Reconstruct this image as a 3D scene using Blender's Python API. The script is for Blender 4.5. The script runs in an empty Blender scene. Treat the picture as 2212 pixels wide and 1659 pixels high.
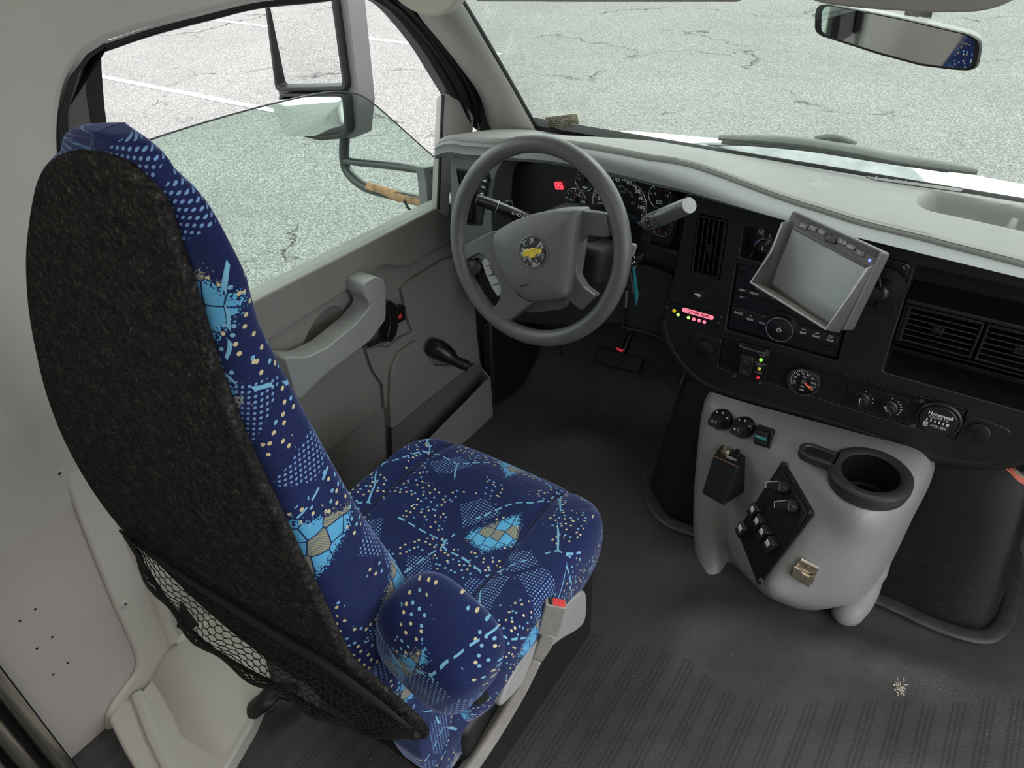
import bpy, bmesh, math, random
from mathutils import Vector as V, Matrix
random.seed(7)
SC = bpy.context.scene
COL = SC.collection
PI = math.pi
# ------------------------------------------------------------------ camera
# world: x right, y towards the front of the vehicle, z up, cab floor at z = 0, metres
PW, PH, FP = 2212.0, 1659.0, 1600.0
_vy = V((1369, -1230, FP)).normalized()
_b = FP*FP/1169.0
_z = -V((.044*_b, _b, FP)).normalized()
_z = (_z - _vy*_z.dot(_vy)).normalized()
_x = _vy.cross(_z)
RIGHT = V((_x[0], _vy[0], _z[0])); DOWN = V((_x[1], _vy[1], _z[1])); FWD = V((_x[2], _vy[2], _z[2]))
CAM = V((-0.40, 0.0, 0.80)) - (RIGHT*((1160-PW/2)/FP) + DOWN*((524-PH/2)/FP) + FWD)*1.35
cd = bpy.data.cameras.new('camera'); cam = bpy.data.objects.new('camera', cd); COL.objects.link(cam)
cam.matrix_world = Matrix(((RIGHT[0], -DOWN[0], -FWD[0], CAM[0]), (RIGHT[1], -DOWN[1], -FWD[1], CAM[1]),
                           (RIGHT[2], -DOWN[2], -FWD[2], CAM[2]), (0, 0, 0, 1)))
cd.sensor_width = 36.0; cd.lens = 36.0*FP/PW; cd.clip_start = .02; cd.clip_end = 300
SC.camera = cam

def P(px, py, pl):
    """point of the plane pl seen at a photo pixel; pl = ('x'|'y'|'z', value) or (point, normal)"""
    d = RIGHT*((px-PW/2)/FP) + DOWN*((py-PH/2)/FP) + FWD
    if isinstance(pl[0], str):
        k = 'xyz'.index(pl[0]); return CAM + d*((pl[1]-CAM[k])/d[k])
    p0, n = V(pl[0]), V(pl[1]); return CAM + d*((p0-CAM).dot(n)/d.dot(n))
def PP(pts, pl): return [P(a, b, pl) for a, b in pts]
def XZ(px, py, y=.25):
    p = P(px, py, ('y', y)); return p.x, p.z

# ------------------------------------------------------------------ geometry helpers
def catmull(pts, n=6, closed=False):
    pts = [V(p) for p in pts]; out = []; m = len(pts)
    for i in range(m if closed else m-1):
        if closed: p0, p1, p2, p3 = pts[i-1], pts[i], pts[(i+1) % m], pts[(i+2) % m]
        else:
            p1, p2 = pts[i], pts[i+1]
            p0 = pts[i-1] if i else p1*2-p2
            p3 = pts[i+2] if i+2 < m else p2*2-p1
        for k in range(n):
            t = k/n
            out.append(.5*((2*p1)+(p2-p0)*t+(2*p0-5*p1+4*p2-p3)*t*t+(3*p1-p0-3*p2+p3)*t**3))
    if not closed: out.append(pts[-1])
    return out
def fillet(pts, r, n=5):
    """round the corners of a closed planar polygon; r scalar or list"""
    pts = [V(p) for p in pts]; m = len(pts); out = []
    for i in range(m):
        ri = r[i] if isinstance(r, (list, tuple)) else r
        p, a, b = pts[i], pts[i-1], pts[(i+1) % m]
        if ri <= 0: out.append(p); continue
        da, db = (a-p), (b-p)
        ra = min(ri, da.length*.48); rb = min(ri, db.length*.48)
        s, e = p+da.normalized()*ra, p+db.normalized()*rb
        for k in range(n+1):
            t = k/n; out.append(s*(1-t)**2+p*2*t*(1-t)+e*t*t)
    return out
def circ(c, u, v, r, n=24, r2=None):
    c, u, v = V(c), V(u), V(v); r2 = r2 or r
    return [c+u*(r*math.cos(2*PI*i/n))+v*(r2*math.sin(2*PI*i/n)) for i in range(n)]
def frame(d, up=(0, 0, 1)):
    d = V(d).normalized(); up = V(up)
    if abs(d.dot(up)) > .98: up = V((1, 0, 0))
    u = up.cross(d).normalized(); return u, d.cross(u), d

class MB:
    def __init__(s): s.v = []; s.f = []; s.m = []; s.uv = {}
    def add(s, vs, fs, mi=0, uvs=None):
        b = len(s.v); s.v += [V(x) for x in vs]
        s.f += [[i+b for i in f] for f in fs]; s.m += [mi]*len(fs)
        if uvs:
            for i, q in enumerate(uvs): s.uv[b+i] = q
        return s
    def box(s, c, size, ax=None, mi=0):
        c = V(c); h = V(size)/2; ax = ax or (V((1, 0, 0)), V((0, 1, 0)), V((0, 0, 1)))
        vs = [c+ax[0]*(h[0]*i)+ax[1]*(h[1]*j)+ax[2]*(h[2]*k) for i in (-1, 1) for j in (-1, 1) for k in (-1, 1)]
        return s.add(vs, [(0, 1, 3, 2), (4, 6, 7, 5), (0, 4, 5, 1), (2, 3, 7, 6), (0, 2, 6, 4), (1, 5, 7, 3)], mi)
    def bx(s, x0, x1, y0, y1, z0, z1, mi=0):
        return s.box(((x0+x1)/2, (y0+y1)/2, (z0+z1)/2), (abs(x1-x0), abs(y1-y0), abs(z1-z0)), None, mi)
    def prism(s, o, vec, mi=0, scale=None):
        n = len(o); vec = V(vec); o = [V(p) for p in o]; t = [p+vec for p in o]
        if scale is not None:
            c = sum(t, V())/n; t = [c+(p-c)*scale for p in t]
        nrm = V()
        for i in range(n): nrm += o[i].cross(o[(i+1) % n])
        fl = nrm.dot(vec) > 0
        f0 = list(range(n)); f1 = [i+n for i in range(n)]
        fs = [f0[::-1] if fl else f0, f1 if fl else f1[::-1]]
        for i in range(n):
            j = (i+1) % n
            fs.append((i, j, j+n, i+n) if fl else (j, i, i+n, j+n))
        return s.add(o+t, fs, mi)
    def ring(s, outer, inner, vec, mi=0):
        """a flat frame: two outlines with the same count, thickened by vec"""
        n = len(outer); vec = V(vec)
        vs = [V(p) for p in outer]+[V(p) for p in inner]+[V(p)+vec for p in outer]+[V(p)+vec for p in inner]
        fs = []
        for i in range(n):
            j = (i+1) % n
            fs += [(i, j, n+j, n+i), (2*n+j, 2*n+i, 3*n+i, 3*n+j), (j, i, 2*n+i, 2*n+j), (n+i, n+j, 3*n+j, 3*n+i)]
        return s.add(vs, fs, mi)
    def tube(s, path, r, n=12, mi=0, closed=False, cap=True, flat=None):
        path = [V(p) for p in path]; m = len(path); rows = []
        d = (path[1]-path[0]).normalized(); u = frame(d)[0]
        for i in range(m):
            if closed: t = (path[(i+1) % m]-path[i-1])
            else: t = path[min(i+1, m-1)]-path[max(i-1, 0)]
            t.normalize(); u = (u-t*u.dot(t)).normalized(); w = t.cross(u)
            ri = r[i] if isinstance(r, (list, tuple)) else r
            rows.append([path[i]+u*(ri*math.cos(2*PI*k/n))+w*((ri if not flat else ri*flat)*math.sin(2*PI*k/n)) for k in range(n)])
        return s.grid(rows, True, closed, mi, cap and not closed)
    def grid(s, rows, cu=False, cv=False, mi=0, cap=False, uvs=None):
        m, n = len(rows), len(rows[0]); b = []
        for r in rows: b += r
        fs = []
        for i in range(m if cv else m-1):
            for j in range(n if cu else n-1):
                a, c = i*n+j, i*n+(j+1) % n; e, g = ((i+1) % m)*n+j, ((i+1) % m)*n+(j+1) % n
                fs.append((a, c, g, e))
        if cap: fs += [list(range(n))[::-1], [(m-1)*n+j for j in range(n)]]
        return s.add(b, fs, mi, uvs)
    def lathe(s, prof, o, axis, n=32, mi=0, cap=True, up=(0, 0, 1)):
        u, w, d = frame(axis, up); o = V(o)
        rows = [[o+d*h+u*(r*math.cos(2*PI*k/n))+w*(r*math.sin(2*PI*k/n)) for k in range(n)] for r, h in prof]
        return s.grid(rows, True, False, mi, cap)
    def ball(s, c, rx, ry=None, rz=None, n=16, ax=None, mi=0, p=1.0):
        ry = ry or rx; rz = rz or rx; c = V(c); ax = ax or (V((1, 0, 0)), V((0, 1, 0)), V((0, 0, 1)))
        sg = lambda t: math.copysign(abs(t)**p, t)
        rows = []
        for i in range(n+1):
            a = -PI/2+PI*i/n; a = max(-PI/2+1e-3, min(PI/2-1e-3, a))
            rows.append([c+ax[0]*(rx*sg(math.cos(a))*sg(math.cos(2*PI*k/(2*n))))+ax[1]*(ry*sg(math.cos(a))*sg(math.sin(2*PI*k/(2*n))))+ax[2]*(rz*sg(math.sin(a))) for k in range(2*n)])
        return s.grid(rows, True, False, mi, True)
    def text(s, st, size, o, u, v, mi=0, th=.0003, align='CENTER', bold=0):
        fc = bpy.data.curves.new('t', 'FONT'); fc.body = st; fc.size = size; fc.align_x = align; fc.align_y = 'CENTER'
        fc.resolution_u = 2; fc.offset = bold
        ob = bpy.data.objects.new('t', fc); me = bpy.data.meshes.new_from_object(ob)
        u, v, o = V(u), V(v), V(o); w = u.cross(v)
        vs = [o+u*q.co[0]+v*q.co[1]+w*th for q in me.vertices]
        s.add(vs, [list(p.vertices) for p in me.polygons], mi)
        bpy.data.objects.remove(ob); bpy.data.curves.remove(fc); bpy.data.meshes.remove(me)
        return s
    def build(s, name, mats, parent=None, bevel=0, seg=2, sub=0, ang=40, smooth=True, label=None, solid=0, weld=False, org=None):
        if not isinstance(mats, (list, tuple)): mats = [mats]
        off = V(org) if org is not None else V()
        root = parent
        if parent is not None:
            off = V(parent['_o']) if '_o' in parent else V()
        elif org is None:
            c = sum(s.v, V())/max(1, len(s.v)); off = V((c.x, c.y, min(q.z for q in s.v)))
        me = bpy.data.meshes.new(name)
        me.from_pydata([q-off for q in s.v], [], s.f)
        for m in mats: me.materials.append(m)
        me.polygons.foreach_set('material_index', s.m)
        if s.uv:
            ul = me.uv_layers.new(name='UVMap')
            for lp in me.loops: ul.data[lp.index].uv = s.uv.get(lp.vertex_index, (0, 0))
        if weld or True:
            bm = bmesh.new(); bm.from_mesh(me)
            if weld: bmesh.ops.remove_doubles(bm, verts=bm.verts, dist=1e-5)
            bmesh.ops.recalc_face_normals(bm, faces=bm.faces)
            bm.to_mesh(me); bm.free()
        if smooth:
            me.polygons.foreach_set('use_smooth', [True]*len(me.polygons))
            if not sub: me.set_sharp_from_angle(angle=math.radians(ang))
        ob = bpy.data.objects.new(name, me); COL.objects.link(ob)
        ob['_o'] = tuple(off)
        if parent is not None: ob.parent = parent
        else: ob.location = off
        if solid:
            md = ob.modifiers.new('solid', 'SOLIDIFY'); md.thickness = solid; md.offset = 0
        if bevel:
            md = ob.modifiers.new('bevel', 'BEVEL'); md.width = bevel; md.segments = seg; md.limit_method = 'ANGLE'; md.angle_limit = math.radians(ang)
            md.harden_normals = False
        if sub:
            md = ob.modifiers.new('sub', 'SUBSURF'); md.levels = sub; md.render_levels = sub
        if label: ob['label'] = label
        return ob

def tag(o, label, cat, group=None, kind=None):
    o['label'] = label; o['category'] = cat
    if group: o['group'] = group
    if kind: o['kind'] = kind
    return o
def thing(name, label, cat, loc, group=None, kind=None):
    o = bpy.data.objects.new(name, None); COL.objects.link(o); o.location = V(loc); o['_o'] = tuple(V(loc)); o.empty_display_size = .03
    return tag(o, label, cat, group, kind)
def cut(ob, cutters):
    """boolean holes, applied: cutters is one MB"""
    c = cutters.build('cutter', [], None, smooth=False)
    bpy.context.view_layer.update()
    md = ob.modifiers.new('cut', 'BOOLEAN'); md.operation = 'DIFFERENCE'; md.object = c; md.solver = 'EXACT'
    dg = bpy.context.evaluated_depsgraph_get(); dg.update()
    me = bpy.data.meshes.new_from_object(ob.evaluated_get(dg))
    ob.modifiers.clear(); old = ob.data; ob.data = me; bpy.data.meshes.remove(old)
    bpy.data.objects.remove(c)
    return ob

# ------------------------------------------------------------------ materials
class NT:
    def __init__(s, m): s.t = m.node_tree; s.n = s.t.nodes; s.l = s.t.links
    def add(s, typ, **kw):
        nd = s.n.new(typ)
        for k, v in kw.items():
            if k.startswith('i_'):
                key = k[2:]; key = int(key) if key.isdigit() else key.replace('_', ' ')
                if hasattr(v, 'is_linked') or isinstance(v, bpy.types.NodeSocket): s.l.new(v, nd.inputs[key])
                else: nd.inputs[key].default_value = v
            else: setattr(nd, k, v)
        return nd
    def math(s, op, a, b=None, c=None, clamp=False):
        nd = s.n.new('ShaderNodeMath'); nd.operation = op; nd.use_clamp = clamp
        for i, q in enumerate((a, b, c)):
            if q is None: continue
            if isinstance(q, (int, float)): nd.inputs[i].default_value = q
            else: s.l.new(q, nd.inputs[i])
        return nd.outputs[0]
    def mix(s, f, a, b, mode='MIX'):
        nd = s.n.new('ShaderNodeMix'); nd.data_type = 'RGBA'; nd.blend_type = mode
        for sock, q in ((nd.inputs[0], f), (nd.inputs[6], a), (nd.inputs[7], b)):
            if isinstance(q, (int, float)): sock.default_value = q
            elif isinstance(q, (tuple, list)): sock.default_value = (*q[:3], 1)
            else: s.l.new(q, sock)
        return nd.outputs[2]
    def ramp(s, f, stops, interp='LINEAR'):
        nd = s.n.new('ShaderNodeValToRGB'); s.l.new(f, nd.inputs[0]); cr = nd.color_ramp; cr.interpolation = interp
        while len(cr.elements) > 1: cr.elements.remove(cr.elements[-1])
        for i, (p, c) in enumerate(stops):
            e = cr.elements[0] if i == 0 else cr.elements.new(p)
            e.position = p; c = (c, c, c) if isinstance(c, (int, float)) else c; e.color = (*c[:3], 1)
        return nd.outputs[0]
    def noise(s, co, scale, detail=3, rough=.5, dist=0, out=0):
        nd = s.n.new('ShaderNodeTexNoise'); s.l.new(co, nd.inputs['Vector']); nd.inputs['Scale'].default_value = scale
        nd.inputs['Detail'].default_value = detail; nd.inputs['Roughness'].default_value = rough; nd.inputs['Distortion'].default_value = dist
        return nd.outputs[out]
    def voro(s, co, scale, feature='F1', out='Distance', rnd=1, dims='3D'):
        nd = s.n.new('ShaderNodeTexVoronoi'); nd.voronoi_dimensions = dims; nd.feature = feature; s.l.new(co, nd.inputs['Vector']); nd.inputs['Scale'].default_value = scale
        nd.inputs['Randomness'].default_value = rnd
        return nd.outputs[out]
    def co(s, kind='Object'): return s.add('ShaderNodeTexCoord').outputs[kind]
    def bump(s, h, strength=.3, dist=.002, n=None):
        nd = s.n.new('ShaderNodeBump'); nd.inputs['Strength'].default_value = strength; nd.inputs['Distance'].default_value = dist
        s.l.new(h, nd.inputs['Height'])
        if n: s.l.new(n, nd.inputs['Normal'])
        return nd.outputs[0]

def newmat(name):
    m = bpy.data.materials.new(name); m.use_nodes = True; t = NT(m); return m, t, t.n['Principled BSDF']
def mat(name, base, rough=.5, metal=0, grain=0, gscale=400, vary=.0, vscale=6, spec=.5, emit=None, es=1, scr=0):
    """plain procedural surface: base colour with soft variation, a fine grain bump, optional scratches"""
    m, t, b = newmat(name); b.inputs['Roughness'].default_value = rough; b.inputs['Metallic'].default_value = metal
    b.inputs['Specular IOR Level'].default_value = spec
    co = t.co(); base = tuple(base)
    nz = t.noise(co, vscale, 4, .6)
    hi = tuple(min(1, c*(1+vary)) for c in base); lo = tuple(c*(1-vary) for c in base)
    c = t.mix(t.ramp(nz, [(.3, 0), (.7, 1)]), lo, hi)
    if scr:
        w = t.noise(co, 55, 2, .5, 3.0); w2 = t.noise(co, 4, 2)
        k = t.math('MULTIPLY', t.ramp(t.math('ABSOLUTE', t.math('SUBTRACT', w, .5)), [(0, 1), (.010, 0)]), t.ramp(w2, [(.5, 0), (.62, scr)]))
        c = t.mix(k, c, tuple(min(1, q*2.4+.12) for q in base))
    t.l.new(c, b.inputs['Base Color'])
    if grain:
        n = t.noise(co, gscale, 2, .6); t.l.new(t.bump(n, grain, .001), b.inputs['Normal'])
    r = t.math('ADD', t.math('MULTIPLY', t.noise(co, vscale*3, 3), .14), rough-.07); t.l.new(r, b.inputs['Roughness'])
    if emit: b.inputs['Emission Color'].default_value = (*emit, 1); b.inputs['Emission Strength'].default_value = es
    return m
# ------------------------------------------------------------------ the materials of this cab
def mat_fabric():
    m, t, b = newmat('printed_seat_moquette')
    uv = t.add('ShaderNodeUVMap'); uv.uv_map = 'UVMap'; co = uv.outputs[0]
    sep = t.add('ShaderNodeSeparateXYZ'); t.l.new(co, sep.inputs[0]); u, v = sep.outputs[0], sep.outputs[1]
    # navy pile with a fine rib
    rib = t.math('SINE', t.math('MULTIPLY', v, 2*PI/.0022))
    base = t.mix(t.noise(co, 14, 3), (.007, .012, .062), (.017, .028, .125))
    # wobbled coordinates for the big motifs
    wob = t.add('ShaderNodeVectorMath', operation='MULTIPLY_ADD'); nz = t.noise(co, 9, 2, out=1); t.l.new(nz, wob.inputs[0]); wob.inputs[1].default_value = (.05, .05, 0); t.l.new(co, wob.inputs[2])
    wc = wob.outputs[0]
    S = 15.5
    cell = t.add('ShaderNodeSeparateColor'); t.l.new(t.voro(co, S, 'F1', 'Color', 1, '2D'), cell.inputs[0]); cr = cell.outputs[0]
    edge = t.voro(co, S, 'DISTANCE_TO_EDGE', 'Distance', 1, '2D')
    # dot matrices
    fx = t.math('SUBTRACT', t.math('FRACT', t.math('DIVIDE', u, .0058)), .5); fy = t.math('SUBTRACT', t.math('FRACT', t.math('DIVIDE', v, .0058)), .5)
    dd = t.math('SQRT', t.math('ADD', t.math('MULTIPLY', fx, fx), t.math('MULTIPLY', fy, fy)))
    dots = t.math('LESS_THAN', dd, .27)
    pm = t.math('MULTIPLY', t.math('LESS_THAN', cr, .25), t.math('GREATER_THAN', edge, .07))
    # scattered pips, cream and pale blue
    pd = t.voro(co, 82, 'F1', 'Distance', .8, '2D'); pcs = t.add('ShaderNodeSeparateColor'); t.l.new(t.voro(co, 82, 'F1', 'Color', .8, '2D'), pcs.inputs[0])
    pmask = t.math('MULTIPLY', t.math('LESS_THAN', pd, .18), t.math('GREATER_THAN', t.noise(co, 12, 2), .505))
    pmask = t.math('MULTIPLY', pmask, t.math('GREATER_THAN', cr, .25))
    pipc = t.mix(t.math('GREATER_THAN', pcs.outputs[1], .42), (.23, .50, .72), (.74, .64, .36))
    # dashed curves
    de = t.voro(wc, 6.5, 'DISTANCE_TO_EDGE', 'Distance', 1, '2D')
    ds = t.math('GREATER_THAN', t.math('FRACT', t.math('DIVIDE', t.math('ADD', t.math('MULTIPLY', u, .83), t.math('MULTIPLY', v, .62)), .021)), .36)
    dash = t.math('MULTIPLY', t.math('MULTIPLY', t.math('LESS_THAN', de, .0115), ds), t.math('GREATER_THAN', t.noise(co, 6.0, 1), .44))
    # cyan shards with a dark lattice and tan facets
    cell2 = t.add('ShaderNodeSeparateColor'); t.l.new(t.voro(co, 10.5, 'F1', 'Color', 1, '2D'), cell2.inputs[0]); cr2 = cell2.outputs[0]; edge2 = t.voro(co, 10.5, 'DISTANCE_TO_EDGE', 'Distance', 1, '2D')
    er = t.math('ADD', edge2, t.math('MULTIPLY', t.math('SUBTRACT', t.noise(co, 330, 1), .5), .42))
    cm = t.math('MULTIPLY', t.math('GREATER_THAN', cr2, .80), t.math('GREATER_THAN', er, .15))
    cm = t.math('MULTIPLY', cm, t.math('LESS_THAN', cr2, .97))
    lat = t.voro(co, 44, 'DISTANCE_TO_EDGE', 'Distance', .45, '2D'); latc = t.add('ShaderNodeSeparateColor'); t.l.new(t.voro(co, 44, 'F1', 'Color', .45, '2D'), latc.inputs[0])
    cy = t.mix(t.math('GREATER_THAN', latc.outputs[0], .78), (.13, .47, .78), t.mix(t.math('GREATER_THAN', t.math('FRACT', t.math('DIVIDE', t.math('ADD', u, v), .0035)), .5), (.42, .37, .22), (.16, .22, .25)))
    cy = t.mix(t.math('LESS_THAN', lat, .035), cy, (.01, .03, .10))
    c = t.mix(t.math('MULTIPLY', dots, pm), base, (.20, .36, .66))
    c = t.mix(pmask, c, pipc)
    c = t.mix(cm, c, cy)
    c = t.mix(dash, c, (.22, .52, .76))
    t.l.new(c, b.inputs['Base Color']); b.inputs['Roughness'].default_value = .85
    b.inputs['Sheen Weight'].default_value = .5; b.inputs['Sheen Roughness'].default_value = .4; b.inputs['Sheen Tint'].default_value = (.5, .6, 1, 1)
    b.inputs['Specular IOR Level'].default_value = .2
    w = t.noise(co, 13, 3, .5, 1.2)
    n1 = t.bump(w, .35, .012); t.l.new(t.bump(rib, .12, .0006, n1), b.inputs['Normal'])
    return m
def mat_carpet():
    m, t, b = newmat('charcoal_needle_felt'); co = t.co()
    n = t.noise(co, 260, 3, .7); n2 = t.noise(co, 70, 3, .7)
    c = t.ramp(t.math('ADD', t.math('MULTIPLY', n, .65), t.math('MULTIPLY', n2, .35)), [(.36, (.008, .008, .008)), (.55, (.034, .032, .030)), (.70, (.13, .122, .112))])
    t.l.new(c, b.inputs['Base Color']); b.inputs['Roughness'].default_value = 1; b.inputs['Specular IOR Level'].default_value = .1
    t.l.new(t.bump(n, .7, .002), b.inputs['Normal']); return m
def mat_asphalt():
    m, t, b = newmat('worn_pale_asphalt'); co = t.co()
    g = t.noise(co, 82, 2, .65); g2 = t.voro(co, 100, 'F1', 'Color'); big = t.noise(co, .55, 5, .6)
    sc = t.add('ShaderNodeSeparateColor'); t.l.new(g2, sc.inputs[0])
    k = t.math('ADD', t.math('MULTIPLY', g, .62), t.math('MULTIPLY', sc.outputs[0], .38))
    c = t.ramp(k, [(.25, (.09, .09, .087)), (.45, (.20, .20, .19)), (.58, (.28, .28, .268)), (.75, (.48, .48, .46))])
    c = t.mix(t.ramp(big, [(.35, .30), (.65, 0)]), c, (.13, .13, .13))
    # cracks
    wob = t.add('ShaderNodeVectorMath', operation='MULTIPLY_ADD'); nz = t.noise(co, 1.6, 5, .65, out=1); t.l.new(nz, wob.inputs[0]); wob.inputs[1].default_value = (1.1, 1.1, 0); t.l.new(co, wob.inputs[2])
    st = t.add('ShaderNodeMapping'); t.l.new(wob.outputs[0], st.inputs[0]); st.inputs['Scale'].default_value = (.65, 1.0, 1)
    e = t.voro(st.outputs[0], .62, 'DISTANCE_TO_EDGE', 'Distance', 1, '2D'); e2 = t.voro(st.outputs[0], 2.0, 'DISTANCE_TO_EDGE', 'Distance', 1, '2D')
    ck = t.math('MULTIPLY', t.ramp(e, [(0, 1), (.006, .7), (.014, 0)]), t.ramp(t.noise(co, .8, 3), [(.49, 0), (.58, 1)]))
    ck2 = t.math('MULTIPLY', t.ramp(e2, [(0, .8), (.015, 0)]), t.ramp(t.noise(co, .45, 3), [(.56, 0), (.66, 1)]))
    c = t.mix(t.math('MAXIMUM', ck, ck2), c, (.035, .035, .033))
    t.l.new(c, b.inputs['Base Color']); b.inputs['Roughness'].default_value = .95; b.inputs['Specular IOR Level'].default_value = .15
    t.l.new(t.bump(k, .5, .01), b.inputs['Normal']); return m
def mat_paint_line():
    m, t, b = newmat('worn_white_line_paint'); co = t.co()
    c = t.mix(t.ramp(t.noise(co, 45, 3, .7), [(.32, 0), (.45, 1)]), (.28, .28, .27), (.62, .62, .60))
    t.l.new(c, b.inputs['Base Color']); b.inputs['Roughness'].default_value = .9; return m
def mat_glass(name, tint, fres=1.45, gl=.02, dust=0):
    m, t, b = newmat(name); t.n.remove(b)
    out = t.n['Material Output']
    tr = t.add('ShaderNodeBsdfTransparent'); tr.inputs[0].default_value = (*tint, 1)
    gs = t.add('ShaderNodeBsdfGlossy'); gs.inputs['Roughness'].default_value = gl
    lw = t.add('ShaderNodeLayerWeight'); lw.inputs[0].default_value = .5
    fr = t.math('ADD', t.math('MULTIPLY', t.math('POWER', lw.outputs['Facing'], 5.0), .8), .035, clamp=True)
    mx = t.add('ShaderNodeMixShader'); t.l.new(fr, mx.inputs[0]); t.l.new(tr.outputs[0], mx.inputs[1]); t.l.new(gs.outputs[0], mx.inputs[2])
    o = mx.outputs[0]
    if dust:
        df = t.add('ShaderNodeBsdfDiffuse'); df.inputs[0].default_value = (.7, .72, .7, 1)
        co = t.co(); k = t.math('MULTIPLY', t.ramp(t.noise(co, 60, 4, .7), [(.3, .3), (.75, 1)]), dust)
        m2 = t.add('ShaderNodeMixShader'); t.l.new(k, m2.inputs[0]); t.l.new(o, m2.inputs[1]); t.l.new(df.outputs[0], m2.inputs[2]); o = m2.outputs[0]
    t.l.new(o, out.inputs[0]); return m
def mat_floor():
    m, t, b = newmat('black_ribbed_rubber_mat'); co = t.co()
    sep = t.add('ShaderNodeSeparateXYZ'); t.l.new(co, sep.inputs[0]); x, y = sep.outputs[0], sep.outputs[1]
    # ribs run fore and aft behind a curved edge; coordinates here are world metres (the mat's origin is the world's)
    fc = t.add('ShaderNodeFloatCurve'); cv = fc.mapping.curves[0]
    t.l.new(t.math('ADD', x, .5), fc.inputs['Value'])
    pts = FLOOR_EDGE
    cv.points[0].location = (pts[0][0]+.5, pts[0][1]+.7); cv.points[1].location = (pts[-1][0]+.5, pts[-1][1]+.7)
    for a, c in pts[1:-1]: cv.points.new(a+.5, c+.7)
    fc.mapping.use_clip = False; fc.mapping.update()
    lim = t.math('SUBTRACT', fc.outputs[0], .7)
    inside = t.math('LESS_THAN', y, lim)
    ph = t.math('FRACT', t.math('DIVIDE', x, .0475))
    wide = t.math('LESS_THAN', ph, .42)
    ph2 = t.math('FRACT', t.math('DIVIDE', t.math('SUBTRACT', ph, .42), .1935))
    thin = t.math('MULTIPLY', t.math('GREATER_THAN', ph, .42), t.math('LESS_THAN', ph2, .5))
    grooves = t.math('MULTIPLY', t.math('SUBTRACT', 1, t.math('MAXIMUM', wide, thin)), inside)
    wear = t.ramp(t.noise(co, 5.5, 5, .65), [(.42, 0), (.62, 1)])
    c = t.mix(t.noise(co, 3.5, 4, .6), (.044, .044, .045), (.082, .081, .080))
    c = t.mix(t.math('MULTIPLY', wear, .30), c, (.11, .105, .10))
    speck = t.math('MULTIPLY', t.math('LESS_THAN', t.voro(co, 42, 'F1', 'Distance'), .045), t.math('GREATER_THAN', t.noise(co, 3, 2), .5))
    c = t.mix(speck, c, (.35, .34, .32))
    c = t.mix(t.math('MULTIPLY', grooves, .35), c, (.008, .008, .008))
    t.l.new(c, b.inputs['Base Color'])
    r = t.math('ADD', t.math('MULTIPLY', t.noise(co, 9, 4, .6), .22), .28); t.l.new(r, b.inputs['Roughness'])
    h = t.math('SUBTRACT', t.math('MULTIPLY', t.noise(co, 350, 2), .18), t.math('MULTIPLY', grooves, 1.0))
    h2 = t.noise(co, 6, 2)
    n1 = t.bump(h2, .35, .03)
    t.l.new(t.bump(h, 1.0, .006, n1), b.inputs['Normal']); return m

FLOOR_EDGE = [(-.5, -.42), (-.05, -.20), (.04, -.17), (.09, -.185), (.20, -.19), (.29, -.155), (.40, -.08), (.47, -.03), (.60, .02)]
_e = [P(a, c, ('z', 0)) for a, c in ((1242, 1533), (1467, 1418), (1500, 1435), (1557, 1487), (1640, 1518), (1780, 1516), (1920, 1514), (2043, 1522), (2131, 1509), (2212, 1515))]
FLOOR_EDGE = [(-.5, _e[0].y)]+[(q.x, q.y) for q in _e[1:]]

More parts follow.
